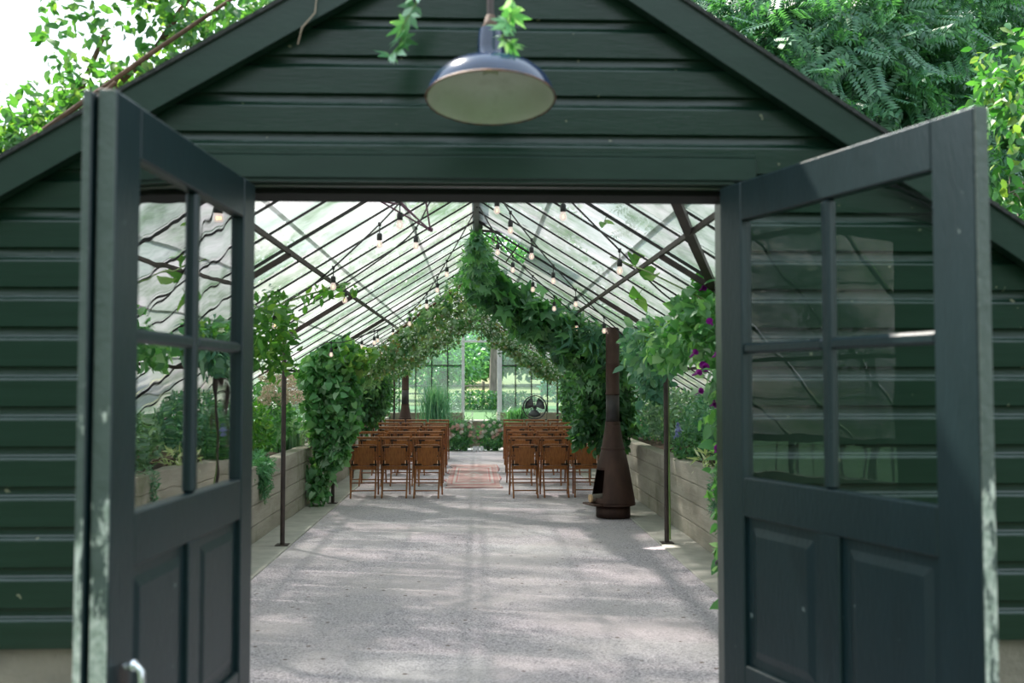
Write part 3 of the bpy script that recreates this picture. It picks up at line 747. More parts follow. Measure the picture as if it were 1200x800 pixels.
# ================================================================== CHIMINEAS
def chiminea(loc, label, open_ang):
    r = thing('chiminea', loc, label, 'chiminea', 'steel chimineas')
    c = loc
    prof_o = [(.246, .17), (.243, .20), (.226, .30), (.205, .42), (.183, .54), (.158, .66), (.128, .77), (.112, .86), (.094, .96), (.080, 1.05)]
    P2 = []
    for i in range(len(prof_o)-1):
        for k in range(3): t = k/3; P2.append((prof_o[i][0]*(1-t)+prof_o[i+1][0]*t, prof_o[i][1]*(1-t)+prof_o[i+1][1]*t))
    P2.append(prof_o[-1])
    def sk(q, z):
        d = (q-open_ang+PI) % (2*PI)-PI; return abs(d) < .60 and .22 < z < .53
    m = MB(); m.lathe(P2, c, 48, skip=sk); b = m.build('fire_body', rust_m, r, solid=.006)
    m = MB(); m.lathe([(.132, .755), (.137, .765), (.137, .785), (.130, .795)], c, 40); m.build('collar', rust_m, b)
    m = MB(); m.lathe([(.083, 1.02), (.087, 1.05), (.083, 1.08)], c, 32); m.build('collar', rust_m, b)
    m = MB(); m.lathe([(.001, .145), (.250, .145), (.252, .17), (.001, .172)], c, 48)
    q0 = open_ang; u = Vector((math.cos(q0), math.sin(q0), 0)); w = Vector((-u.y, u.x, 0))
    M = Matrix((u, w, Vector((0, 0, 1)))).transposed(); m.box(Vector(c)+u*.24+Vector((0, 0, .160)), (.14, .30, .02), M, bev=.004)
    m.build('hearth_plate', rust_m, r)
    m = MB(); m.lathe([(.19, .012), (.19, .146)], c, 40); m.lathe([(.001, .012), (.19, .012)], c, 40); m.build('base_drum', rust_m, r, solid=.006)
    m = MB(); m.lathe([(.001, .19), (.16, .19), (.001, .20)], c, 24); m.build('ash_bed', soot_shade_m, r)
    m = MB(); m.lathe([(.075, 1.04), (.073, 1.40)], c, 32); m.build('flue_pipe', pipe_m, r, solid=.004)
    m = MB(); m.lathe([(.0755, 1.38), (.078, 1.385), (.078, 1.40), (.074, 1.41), (.074, 1.72), (.077, 1.725), (.074, 1.74), (.074, 2.14)], c, 32); m.build('upper_flue', rust_m, r, solid=.004)
    return r
CX, CY = 1.545, 11.25
chiminea((CX, CY, 0), 'tall rust brown steel chiminea with flue beside the right bed', math.radians(200))
chiminea((-1.50, 21.2, 0), 'dark steel chiminea at the far left end behind the chairs', math.radians(-20))
lg = thing('firewood_log', (CX-.20, CY-.07, .172), 'pale cut end of a firewood log in the chiminea mouth', 'log')
m = MB(); m.tube([(CX-.275, CY-.10, .225), (CX-.03, CY-.02, .235)], .045, 9); m.build('wood', log_m, lg)
m = MB(); m.tube([(CX-.255, CY-.095, .2255), (CX-.035, CY-.022, .2355)], .0465, 9, caps=False); m.build('bark', bark_m, lg)

# ================================================================== FAN
fl = Vector((1.27, 21.6, 0)); fz = 1.0
fn = thing('pedestal_fan', fl, 'round black drum fan on a stand at the far right', 'fan')
RX = Matrix.Rotation(PI/2, 3, 'X') @ Matrix.Rotation(.0, 3, 'Z'); FC = fl+Vector((0, 0, fz))
m = MB(); m.lathe([(.245, -.07), (.252, -.075), (.256, 0), (.252, .075), (.245, .07)], FC, 40, RX); [m.tube([FC+Vector((.25*math.cos(q*PI/20), yy, .25*math.sin(q*PI/20))) for q in range(41)], .011, 8, False) for yy in (-.075, .075)]; dm_ = m.build('drum', black_m, fn)
for side in (-1, 1):
    m = MB()
    for rr in (.05, .09, .13, .17, .21, .245): m.tube([FC+Vector((rr*math.cos(q*PI/18), side*.075, rr*math.sin(q*PI/18))) for q in range(37)], .002, 4, False)
    for q in range(12): m.tube([FC+Vector((.02*math.cos(q*PI/6), side*.077, .02*math.sin(q*PI/6))), FC+Vector((.25*math.cos(q*PI/6), side*.073, .25*math.sin(q*PI/6)))], .002, 4)
    m.build('grille', fanblade_m, dm_)
for k in range(3):
    q = k*2*PI/3+.5; vs = []
    for rr, wd in ((.04, .35), (.10, .70), (.16, .75), (.225, .68)):
        for s in (-1, 0, 1): vs.append(FC+Vector((rr*math.cos(q+s*wd), s*.03, rr*math.sin(q+s*wd))))
    m = MB(); m.add(vs, [(i*3+j, i*3+j+1, i*3+j+4, i*3+j+3) for i in range(3) for j in range(2)], True); m.build('blade', fanblade_m, fn, solid=.003)
m = MB(); m.lathe([(.001, -.05), (.04, -.045), (.045, .05), (.001, .06)], FC, 20, RX); m.build('motor_hub', black_m, fn)
m = MB(); m.tube([fl+Vector((0, .10, .02)), fl+Vector((0, .10, fz-.26))], .018, 10); m.tube([fl+Vector((-.27, .09, fz)), fl+Vector((-.27, .10, fz-.27)), fl+Vector((.27, .10, fz-.27)), fl+Vector((.27, .09, fz))], .012, 8); m.build('stand', black_m, fn)
m = MB(); m.lathe([(.001, 0), (.22, 0), (.22, .015), (.05, .03), (.001, .03)], fl+Vector((0, .10, 0)), 28); m.build('base', black_m, fn)

# ================================================================== STRING LIGHTS
def string(pts, label, spacing=.62, start=.3, hang=.065, ends=True):
    P3 = [PX(*p) for p in pts]
    # smooth polyline
    Q = []
    for i in range(len(P3)-1):
        p0 = P3[max(i-1, 0)]; p1 = P3[i]; p2 = P3[i+1]; p3 = P3[min(i+2, len(P3)-1)]
        for k in range(8):
            t = k/8; Q.append(.5*((2*p1)+(p2-p0)*t+(2*p0-5*p1+4*p2-p3)*t*t+(3*p1-p0-3*p2+p3)*t**3))
    Q.append(P3[-1])
    r = thing('string_light', P3[0], label, 'string light', 'festoon strings under the glass roof')
    m = MB(); m.tube(Q, .0065, 6); m.build('cable', black_m, r)
    d = 0; nxt = start
    for a, b in zip(Q, Q[1:]):
        L = (b-a).length
        while d+L >= nxt:
            p = a.lerp(b, (nxt-d)/L); nxt += spacing
            m = MB(); m.tube([p+Vector((0, 0, .012)), p-Vector((0, 0, .015))], .012, 8); m.tube([p, p-Vector((0, 0, hang))], .004, 6); z0 = p-Vector((0, 0, hang))
            m.lathe([(.001, 0), (.014, 0), (.019, -.012), (.019, -.045), (.016, -.050), (.001, -.050)], z0, 12)
            so = m.build('lamp_socket', black_m, r)
            m = MB(); m.lathe([(.014, -.048), (.017, -.060), (.023, -.075), (.023, -.088), (.015, -.102), (.001, -.107)], z0, 12); m.build('bulb', bulb_m, so)
            m = MB(); m.ball(z0-Vector((0, 0, .08)), .006, 8, 5, 2); m.build('filament', fil_m, so)
        d += L
string([(505,190,5.3),(473,232,6.2),(433,274,7.2),(365,335,7.6),(318,362,7.9)], 'festoon string nearest the doors under the left slope', .70, 1.05)
string([(560,190,5.8),(510,228,6.9),(479,277,8.0),(410,328,8.4),(350,364,8.7)], 'festoon string running from ridge to left purlin behind the nearest one', 1.0, 2.08)
string([(559,243,8.5),(527,300,10.2),(494,352,11.6),(462,377,12.0),(430,391,12.1),(400,401,12.0),(372,400,11.9)], 'festoon string swagging from the ridge to the left vine column', .55, 1.9)
string([(562,243,8.5),(592,290,9.8),(640,338,10.9),(690,380,11.8),(728,388,12.1)], 'festoon string beside the garland from ridge towards the flue', .60, 1.0)
string([(575,205,6.4),(594,243,7.6),(643,305,9.0),(687,352,10.1),(728,390,10.7)], 'festoon string on the right slope ending at the flue', .75, .6)
string([(640,205,5.7),(665,232,6.2),(728,295,6.9),(775,342,7.2),(812,368,7.4)], 'festoon string nearest the doors under the right slope', .92, .45)
string([(372,399,11.9),(395,402,12.6),(440,388,14.0),(480,372,15.2),(530,350,16.0),(556,330,16.0)], 'festoon string over the left chairs below the vine', .62, .4)
string([(430,404,14.0),(470,400,16.0),(520,372,17.0),(557,352,17.5),(600,362,17.5)], 'festoon string deep in the arch above the far rows', .55, .4)

# ================================================================== VINES AND PLANTS
def vine(name, loc, label, catg, clouds, mat, size, shape, stems=(), stem_r=.012, stem_m=vine_m, flowers=None, group=None, droop=.35, up=.45, extra=None):
    r = thing(name, loc, label, catg, group)
    p, u = cat(*clouds)
    leaves('foliage', mat, p, size, shape, r, u, droop=droop, up=up)
    for s in stems:
        m = MB(); m.tube(s, stem_r, 6); m.build('stem', stem_m, r)
    if extra:
        for (nm, cl, mt_, sz, shp) in extra: leaves(nm, mt_, cl[0], sz, shp, r, cl[1], droop=.1)
    if flowers:
        for (fp, rad, fm, kind) in flowers: flower(fp, rad, fm, r, kind)
    return r
def flower(p, rad, fm, parent, kind):
    p = Vector(p)
    if kind == 'trumpet':
        d = Vector((random.uniform(-.6, .6), -1, random.uniform(-.1, .6))).normalized(); q = d.to_track_quat('Z', 'Y').to_matrix()
        m = MB(); m.lathe([(.006, -.05), (.009, -.02), (.4*rad, .0), (rad, .018), (rad*.96, .02)], p, 10, q); m.build('flower', fm, parent)
    elif kind == 'bloom':
        m = MB()
        for k in range(9):
            a = k*2.4; rr = rad*(.35+.07*k); cc = p + Vector((math.cos(a)*rr*.45, -rad*.25+.05*rad*k*.5, math.sin(a)*rr*.45))
            m.lathe([(.001, -.2*rad), (rad*.4, -.12*rad), (rad*.5, .15*rad)], cc, 7, Matrix.Rotation(a, 3, 'Y') @ Matrix.Rotation(PI/2-.5, 3, 'X'))
        m.ball(p, rad*.55, 8, 5); m.build('flower', fm, parent)
    elif kind == 'head':
        pts, u = ell(p, (rad, rad, rad*.85), int(260), .9); leaves('flower_head', fm, pts, (.022, .034), 'oval', parent, u, droop=0, up=0)
    elif kind == 'spike':
        pts = [(p.x+rng.normal()*.018*(1-t), p.y+rng.normal()*.018*(1-t), p.z+rad*t) for t in rng.uniform(0, 1, 60)]
        leaves('flower_spike', fm, pts, (.03, .05), 'oval', parent, unit(60), droop=-.1)

Yr = 12.3
# main garland, three separate limbs
vine('garland_vine', (0, 11, 2.9), 'thick crown of leafy vine hanging along the ridge at the top of the arch', 'vine',
     [path_cloud([(0, 9.8, 2.95), (.02, 10.6, 2.84), (.02, 12, 2.72)], [.07, .15, .26], 950, sag=.10), path_cloud([(0, 12, 2.8), (0, 14.5, 2.88), (0, 18, 2.85)], [.25, .12, .18], 500)], L_garl, (.07, .14), 'lobed',
     [[(0, 9.9, 2.95), (.03, 12, 2.85), (0, 18, 2.9)]], .018)
vine('garland_vine', (.9, 12, 2.2), 'dense dark leafy limb of the arch sloping down to the flue', 'vine',
     [path_cloud([(.05, 11.7, 2.76), (.42, 11.8, 2.47), (.85, 11.9, 2.16), (1.3, 12, 1.90), (1.75, 12.1, 1.72)], [.20, .22, .22, .26, .26], 2700, sag=.12)], L_garl, (.07, .15), 'lobed',
     [[(0, 11.8, 2.85), (.6, 11.9, 2.45), (1.2, 12.1, 2.12), (1.8, 12.4, 1.8)]], .02, droop=.7,
     extra=[('narrow_leaves', path_cloud([(1.0, 11.6, 2.2), (1.7, 11.6, 1.95)], [.22, .25], 420), L_blue, (.16, .24), 'slim'), ('large_leaves', path_cloud([(.15, 11.55, 2.62), (1.5, 11.7, 1.85)], [.22, .28], 230), L_garl, (.17, .25), 'lobed')])
vine('garland_vine', (-.9, 12, 2.2), 'looser leafy limb of the arch sloping down to the left', 'vine',
     [path_cloud([(-.05, 11.9, 2.7), (-.5, 12.1, 2.36), (-.95, 12.6, 2.03), (-1.35, 13.2, 1.76), (-1.6, 13.8, 1.62)], [.22, .20, .19, .18, .20], 1500, sag=.14)], L_mixed, (.05, .10), 'lobed',
     [[(0, 11.9, 2.8), (-.7, 12.2, 2.35), (-1.3, 13, 1.95), (-1.7, 13.9, 1.7)]], .018, extra=[('glint_flecks', path_cloud([(0, 11.8, 2.6), (-.9, 12.3, 2.05), (-1.5, 13.3, 1.7)], [.26, .22, .2], 420), L_glint, (.03, .05), 'oval')])  # pale flecks added as painted leaf highlights
vine('hanging_vine', (1.7, 12.7, 0), 'dark curtain of vine hanging behind and right of the tall chiminea', 'vine',
     [path_cloud([(1.62, 12.7, 1.8), (1.66, 12.7, 1.2), (1.70, 12.7, .80)], [.38, .38, .26], 3700, lump=.3), path_cloud([(1.36, 12.6, 1.05), (1.28, 12.5, .80)], [.17, .10], 240)], L_dark, (.07, .13), 'oval',
     [[(1.86, 12.8, .05), (1.80, 12.8, 1.0), (1.7, 12.7, 1.9)], [(1.9, 12.9, .05), (1.95, 12.8, 1.0), (1.75, 12.7, 1.8)]], .016, droop=.8)
vine('hanging_vine', (-1.95, 14.5, 0), 'dark mass of vine hanging behind the left vine column', 'vine',
     [path_cloud([(-1.60, 15.2, 1.72), (-1.66, 15.4, 1.3), (-1.70, 15.4, .95)], [.28, .30, .24], 2400, lump=.25)], L_dark, (.06, .11), 'oval',
     [[(-1.9, 15.5, .05), (-1.85, 15.4, 1.0), (-1.7, 15.2, 1.8)]], .016, droop=.8)
# far arch, with pale flecks as painted highlights
vine('garland_vine', (0, 18, 2.6), 'far arch of pale leafy vine above the last rows, left half', 'vine',
     [path_cloud([(-.02, 18, 2.78), (-.55, 18, 2.46), (-1.1, 18.1, 2.1), (-1.65, 18.3, 1.78)], [.24, .24, .26, .24], 2200, sag=.14)], L_mixed, (.04, .09), 'lobed', [[(0, 18, 2.8), (-1.7, 18.3, 1.8)]], .018, extra=[('glint_flecks', path_cloud([(0, 17.8, 2.72), (-1.6, 18, 1.8)], [.24, .28], 560), L_glint, (.035, .06), 'oval')])
vine('garland_vine', (0, 18, 2.6), 'far arch of pale leafy vine above the last rows, right half', 'vine',
     [path_cloud([(.05, 18, 2.7), (.45, 18, 2.35), (.95, 18.1, 2.0), (1.5, 18.3, 1.68)], [.26, .19, .17, .2], 1700, sag=.14)], L_mixed, (.04, .09), 'lobed', [[(0, 18, 2.8), (1.6, 18.3, 1.8)]], .018, extra=[('glint_flecks', path_cloud([(0, 17.8, 2.68), (1.5, 18, 1.75)], [.22, .22], 460), L_glint, (.035, .06), 'oval')])
vine('hanging_vine', (-1.75, 18.6, 0), 'far left leafy drop of the distant arch above the bed', 'vine',
     [path_cloud([(-1.75, 18.5, 1.8), (-1.9, 18.5, 1.0)], [.26, .28], 1300)], L_dark, (.06, .11), 'oval', [[(-1.95, 18.6, .05), (-1.8, 18.6, 1.9)]], .015, droop=.7)
vine('hanging_vine', (1.78, 18.6, 0), 'thin leafy drop of the distant arch right of the fan', 'vine',
     [path_cloud([(1.72, 18.5, 1.75), (1.72, 18.5, .8)], [.20, .16], 900)], L_garl, (.06, .11), 'oval', [[(1.9, 18.6, .05), (1.74, 18.6, 1.8)]], .015, droop=.7)
# big leaf vine column on the left
vine('climbing_vine', (-1.86, 12.45, 0), 'big heart leafed vine column climbing the post left of the chairs', 'vine',
     [path_cloud([(-1.80, 12.5, .55), (-1.78, 12.5, 1.0), (-1.80, 12.4, 1.45), (-1.80, 12.4, 1.9)], [.15, .31, .42, .36], 3200, lump=.15), path_cloud([(-1.92, 12.3, .12), (-1.88, 12.4, .6)], [.12, .18], 200)], L_fresh, (.07, .13), 'heart',
     [[(-1.97, 12.3, .05), (-1.9, 12.35, .5), (-1.8, 12.4, 1.3), (-1.78, 12.4, 2.0)]], .012, gstem_m, droop=.55,
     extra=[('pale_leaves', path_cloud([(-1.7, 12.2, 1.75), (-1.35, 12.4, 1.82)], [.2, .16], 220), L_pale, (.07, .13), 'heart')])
# near left climber
vine('climbing_vine', (-1.79, 7.4, 0), 'bright green climber spilling from the roof by the left door', 'vine',
     [ell((-1.66, 7.5, 1.98), (.30, .55, .30), 800, .4, gap=9), path_cloud([(-1.75, 7.6, 2.0), (-1.55, 8.0, 1.65)], [.3, .16], 330), path_cloud([(-1.4, 7.4, 2.12), (-1.0, 8.3, 2.30)], [.06, .04], 50)], L_bright, (.05, .10), 'oval',
     [[(-1.95, 6.9, .63), (-1.85, 7.1, 1.4), (-1.7, 7.4, 2.0), (-1.35, 7.9, 2.2), (-1.05, 8.3, 2.34)]], .008, gstem_m)
# morning glory on right
mg = []
for k in range(20):
    y = random.uniform(5.7, 6.6); mg.append(((random.uniform(1.30, 1.55), y-.1, random.uniform(1.45, 2.15)), .021, L_purple, 'trumpet'))
mg += [((1.40, 5.75, 1.12), .03, L_purple, 'trumpet'), ((1.42, 5.8, .46), .028, L_purple, 'trumpet'), ((1.45, 5.8, .40), .028, L_purple, 'trumpet'), ((1.36, 5.9, 1.60), .028, L_purple, 'trumpet'), ((1.42, 5.9, 1.38), .028, L_purple, 'trumpet')]
vine('morning_glory', (1.79, 6.3, 0), 'purple flowered morning glory vine tumbling down beside the right door', 'vine',
     [ell((1.62, 6.25, 1.92), (.36, .45, .30), 1500, .45, gap=8), path_cloud([(1.52, 5.9, 1.7), (1.50, 5.85, 1.2), (1.48, 5.8, .8), (1.50, 5.8, .2)], [.20, .13, .10, .07], 520), path_cloud([(1.35, 6.6, 1.80), (1.36, 7.2, 1.72)], [.2, .12], 260)], L_fresh, (.045, .10), 'heart',
     [[(1.85, 6.1, .05), (1.7, 6.0, .6), (1.52, 5.9, 1.3), (1.6, 6.2, 2.0)], [(1.55, 5.9, .15), (1.5, 5.85, .9), (1.55, 6.0, 1.8)], [(1.5, 6.2, 2.0), (1.15, 6.6, 2.25), (.95, 7, 2.4)]], .006, gstem_m, mg, droop=.55)
vine('climbing_vine', (1.6, 9.5, 0), 'narrow leafed vine between the flue and the morning glory', 'vine',
     [path_cloud([(1.74, 10.4, 1.88), (1.66, 9.4, 1.82), (1.55, 8.3, 1.85)], [.14, .24, .20], 1200), path_cloud([(1.85, 10.6, 1.8), (1.9, 10.6, 1.4)], [.15, .14], 250)], L_blue, (.09, .16), 'oval',
     [[(1.81, 9.3, .05), (1.82, 9.4, 1.7), (1.55, 9.0, 1.9)]], .009, gstem_m, droop=.6, extra=[('hop_leaves', path_cloud([(1.75, 9.8, 1.9), (1.55, 8.2, 1.9)], [.18, .18], 200), L_bright, (.06, .10), 'lobed')])
# single big leaves on the strands near the right roof
for (px, py, yy, sz, lab) in ((741, 297, 6.9, .11, 'heart shaped green leaf hanging by the bulb under the right slope'), (765, 322, 7.0, .13, 'long pointed green leaf below the right slope bar'), (747, 350, 7.2, .12, 'rounded green leaf hanging left of the morning glory'), (708, 260, 6.4, .07, 'small green leaf lying on the right roof glass')):
    r = thing('stray_leaf', PX(px, py, yy), lab, 'leaf'); p = PX(px, py, yy)
    leaves('leaf_blade', L_bright, [tuple(p)]*2, (sz, sz*1.05), 'heart', r, np.array([[.2, -1, .2]]*2), droop=.2)
    m = MB(); m.tube([p, p+Vector((.02, 0, .05)), p+Vector((.06, .02, .09))], .0025, 5); m.build('petiole', gstem_m, r)

# bed planting, left
def shrub(name, c, rad, n, mat, size, shape, label, catg='shrub', flowers=None, gap=0, droop=0., extra=None, group=None):
    base = (c[0], c[1], .63)
    st = [[(c[0]+random.uniform(-.04, .04), c[1], .63), (c[0]+random.uniform(-.5, .5)*rad[0], c[1]+random.uniform(-.5, .5)*rad[1], c[2]+rad[2]*.3)] for _ in range(4)]
    cl = ell(c, rad, n, .4, gap)
    k = cl[0][:, 2] > .60
    return vine(name, base, label, catg, [(cl[0][k], cl[1][k])], mat, size, shape, st, .006, gstem_m, flowers, group, droop, extra=extra)
heads = [(320,424),(312,440),(325,446),(337,446),(315,458),(330,467),(347,465),(309,470),(339,456)]
hp = []
for k, (x, y) in enumerate(heads):
    p = PX(x, y, 11.2+.2*(k % 3)); hp.append((tuple(p), .080, L_hyd, 'head'))
shrub('hydrangea', (-2.56, 11.9, 1.12), (.40, .6, .42), 1100, L_fresh, (.07, .12), 'oval', 'hydrangea bush with dried beige flower heads in the left bed', 'shrub', hp)
shrub('leafy_shrub', (-2.46, 10.5, 1.02), (.30, .50, .34), 1700, L_bright, (.045, .085), 'oval', 'bright bushy shrub in the left bed nearest the door', 'shrub', [((-2.3, 9.95, .80), .04, L_rose, 'bloom'), ((-2.38, 9.9, .76), .035, L_rose, 'bloom')])
def grass(name, c, r, h, n, mat, label, wid=.016, spread=.5):
    t = thing(name, (c[0], c[1], .63), label, 'plant'); m = MB(); 
    for _ in range(n):
        a = random.uniform(0, 2*PI); b = Vector((c[0]+random.gauss(0, r*.3), c[1]+random.gauss(0, r*.3), .62)); hh = h*random.uniform(.6, 1.05); o_ = Vector((math.cos(a), math.sin(a), 0))*spread*r*random.uniform(.3, 1.6)
        w = Vector((-math.sin(a), math.cos(a), 0))*wid*.5
        p1 = b+o_*.35+Vector((0, 0, hh*.6)); p2 = b+o_*1.1+Vector((0, 0, hh))
        m.add([b-w, b+w, p1+w*.8, p1-w*.8, p2], [(0, 1, 2, 3), (3, 2, 4)])
    m.build('blades', mat, t); return t
grass('silver_grass', (-2.42, 12.75, 0), .28, .52, 420, L_grey, 'silvery blue grass clump in the left bed beside the big vine')
shrub('trailing_juniper', (-2.22, 9.85, .70), (.22, .42, .12), 700, L_juni, (.06, .11), 'frond', 'feathery green juniper draping over the near left bed wall', 'plant', droop=.5,
      extra=[('trailing_fronds', path_cloud([(-2.10, 9.7, .72), (-2.03, 9.72, .45)], [.07, .03], 150), L_juni, (.07, .12), 'frond')])
shrub('silver_shrub', (-2.45, 13.9, 1.0), (.42, .6, .38), 1200, L_grey, (.05, .10), 'slim', 'grey silvery shrub in the left bed behind the vine column')
shrub('pink_phlox', (-2.34, 18.0, .88), (.32, .5, .30), 900, L_blue, (.05, .10), 'oval', 'pink flowering clump behind the left chairs', 'plant',
      extra=[('flower_clusters', ell((-2.10, 18.0, .80), (.20, .3, .13), 600, .6), L_pink, (.03, .05), 'oval')])
shrub('silver_shrub', (-2.6, 16.0, 1.1), (.42, .8, .42), 1100, L_grey, (.06, .11), 'slim', 'pale feathery shrub deep in the left bed above the pink flowers')
shrub('leafy_shrub', (-2.6, 20.0, 1.2), (.45, 1.0, .5), 1200, L_blue, (.06, .12), 'oval', 'blue green shrub in the left bed beyond the pink flowers')
shrub('leafy_shrub', (-2.3, 22.4, 1.25), (.6, .8, .55), 1300, L_garl, (.06, .12), 'oval', 'green shrub in the far left corner by the small chiminea')
grass('feather_grass', (-.95, 23.1, 0), .5, 1.0, 380, L_blue, 'tall feathery grass clump left of the far doorway', .018, .7)
grass('feather_grass', (.95, 23.3, 0), .36, .40, 320, L_garl, 'low feathery grass between the far doorway and the fan', .018, .8)
# right bed
for args in [((2.62, 8.9, .98), (.34, .7, .30), 1900, L_grey, (.045, .085), 'oval', 'silvery herb mound in the right bed beside the right door'),
             ((2.60, 10.6, 1.08), (.36, .8, .34), 2100, L_blue, (.045, .085), 'oval', 'blue green herb mound in the right bed behind the slim post'),
             ((2.55, 12.6, 1.08), (.38, .8, .36), 1900, L_grey, (.05, .09), 'oval', 'grey green mound in the right bed behind the chiminea flue'),
             ((2.55, 15.0, 1.10), (.42, 1.1, .42), 1500, L_blue, (.06, .11), 'oval', 'leafy mound in the right bed behind the dark vine curtain'),
             ((2.40, 18.4, 1.05), (.42, 1.2, .40), 1300, L_blue, (.06, .11), 'oval', 'leafy mound in the right bed beside the outer far chairs'),
             ((2.4, 22.0, 1.1), (.5, 1.0, .45), 1100, L_garl, (.06, .12), 'oval', 'green shrub in the far right corner past the fan')]:
    shrub('herb_mound', args[0], args[1], args[2], args[3], args[4], args[5], args[6], 'plant')
shrub('variegated_plant', (2.24, 9.45, .76), (.13, .2, .12), 70, leafmat('cream_edged_leaf', [(.75,.78,.5),(.6,.7,.35),(.8,.8,.65)], .3), (.09, .15), 'slim', 'cream and yellow spiky plant on the right bed edge by the post', 'plant')
shrub('bugle_plant', (2.22, 10.4, .84), (.15, .35, .17), 520, L_garl, (.04, .07), 'oval', 'blue flowered herb overhanging the right bed wall left of the post', 'plant',
      flowers=[((2.10, 10.35, .96), .12, leafmat('lavender_petal', [(.35,.38,.7),(.45,.48,.8)], .3, tint=(1, 1, 1)), 'spike')], droop=.4)
shrub('trailing_herb', (2.15, 8.55, .70), (.10, .16, .10), 260, L_grey, (.04, .07), 'slim', 'grey herb trailing down the near right bed wall', 'plant', droop=.6,
      extra=[('trailing_stems', path_cloud([(2.08, 8.55, .70), (2.04, 8.55, .40)], [.06, .03], 300), L_blue, (.04, .07), 'slim')])

# altar flowers
def arrangement(c, label, petals, n):
    r = thing('flower_arrangement', (c[0], c[1], 0), label, 'flowers', 'flower arrangements at the end of the aisle')
    cl = ell((c[0], c[1], .34), (.36, .26, .34), 1000, .4); k = cl[0][:, 2] > .02
    leaves('foliage', L_garl, cl[0][k], (.06, .11), 'oval', r, cl[1][k], droop=0)
    leaves('wispy_leaves', L_grey, ell((c[0], c[1], .55), (.30, .2, .30), 160, .4)[0], (.08, .16), 'slim', r, droop=-.5)
    for _ in range(n):
        a = random.uniform(0, PI); b = random.uniform(-.2, 1.2)
        p = (c[0]+.34*math.cos(a)*math.cos(b*.8), c[1]-.26*abs(math.sin(a))-.02, max(.06, .34+.34*math.sin(b)*random.uniform(.5, 1)))
        flower(p, random.uniform(.045, .070), random.choice(petals), r, 'bloom')
arrangement((-.42, 22.6), 'low mound of blush pink roses left of the aisle end', [L_rose, L_rose, L_white], 30)
arrangement((.40, 22.6), 'low mound of cream and white roses right of the aisle end', [L_white, L_white, L_rose], 28)
for (x, y, lab) in ((-.30, 22.95, 'pale foxglove spike left of the doorway sill'), (-.10, 22.9, 'white flower spike just right of the pale foxglove'), (.46, 23.0, 'tall pink and white spike at the right door jamb')):
    r = thing('flower_spike', (x, y, 0), lab, 'flower'); m = MB(); m.tube([(x, y, 0), (x+.02, y, .75)], .006, 5); m.build('stem', gstem_m, r)
    flower((x+.01, y, .45), .42, L_white if x < .2 else L_rose, r, 'spike')
for (x, y) in ((-.04, 22.3), (.04, 22.35), (.13, 22.32)):
    r = thing('pillar_candle', (x, y, 0), {-0.04: 'stubby white candle left one between the two rose mounds', .04: 'stubby white candle in the centre between the rose mounds', .13: 'stubby white candle nearest the cream roses'}[x], 'candle', 'candles between the rose mounds')
    m = MB(); m.lathe([(.001, 0), (.035, 0), (.035, .11), (.03, .115), (.001, .11)], (x, y, 0), 14); m.build('wax', white_m, r)
    m = MB(); m.tube([(x, y, .11), (x, y, .125)], .0015, 5); m.build('wick', black_m, r)

# sprigs on the facade
def sprig(pts, sz, label, n):
    r = thing('vine_sprig', pts[0], label, 'vine'); m = MB(); m.tube(pts, .003, 5); m.build('stem', gstem_m, r)
    P_ = np.array([tuple(p) for p in pts]); t = np.linspace(0.05, 1, n)*(len(pts)-1); i = np.minimum(t.astype(int), len(pts)-2); f = (t-i)[:, None]
    q = P_[i]*(1-f)+P_[i+1]*f
    leaves('leaf_cluster', L_fresh, q, (sz*.7, sz), 'palm', r, np.array([[random.choice((-.5, .5)), -.9, 0] for _ in range(n)]), droop=.9, up=0)
sprig([PX(496, -30, 3.1), PX(487, 5, 3.1), PX(472, 30, 3.1), PX(470, 50, 3.1), PX(458, 66, 3.1)], .085, 'green five fingered sprig hanging left of the barn lamp', 10)
sprig([PX(612, -30, 2.86), PX(600, 0, 2.86), PX(597, 25, 2.86), PX(588, 45, 2.86), PX(604, 52, 2.86)], .080, 'green five fingered sprig dangling over the barn lamp neck', 11)
m = MB(); m.tube([PX(372, -10, 3.2), PX(369, 15, 3.2), PX(354, 32, 3.2), PX(349, 52, 3.2)], .0025, 5)
tag(m.build('dry_tendril', surf('dry_tendril_brown', (.3, .22, .15))), 'thin dry brown tendril hanging on the gable boards', 'tendril')

# ================================================================== OUTSIDE TREES
def rand_branch(m, p0, p1, r0, n=6, jit=.12):
    pts = [Vector(p0).lerp(Vector(p1), i/n) + Vector([random.gauss(0, jit)]*1+[random.gauss(0, jit), random.gauss(0, jit)])*(0 if i in (0,) else 1) for i in range(n+1)]
    m.tube(pts, [r0*(1-.75*i/n) for i in range(n+1)], 7); return pts
ovine = thing('wisteria_vine', (-3.5, 5.2, GZ), 'sunlit leafy vine sprawling over the left roof slope against the sky', 'vine')
cl = [path_cloud([(-3.6, 5.3, 2.0), (-3.0, 5.2, 2.3), (-2.4, 5.1, 2.55), (-1.9, 5.0, 2.8)], [.40, .42, .34, .26], 4200, lump=.3),
      ell((-2.65, 5.2, 2.75), (.55, .4, .50), 1500, .3, gap=5), ell((-1.85, 5.1, 3.30), (.50, .35, .42), 1500, .3, gap=5), ell((-1.35, 5.0, 3.45), (.42, .3, .26), 800, .3, gap=8),
      path_cloud([(-1.6, 5.0, 3.1), (-.95, 4.6, 3.28)], [.20, .12], 260)]
p, u = cat(*cl); k = ~((p[:, 0] < -2.15) & (p[:, 2] > 3.05)); p = p[k]; u = u[k]; leaves('foliage', L_ovine, p, (.04, .085), 'oval', ovine, u, droop=.4)
p, u = ell((-3.35, 5.4, 2.35), (.5, .4, .45), 500, .4); leaves('pale_foliage', L_pale, p, (.06, .12), 'oval', ovine, u, droop=.4)
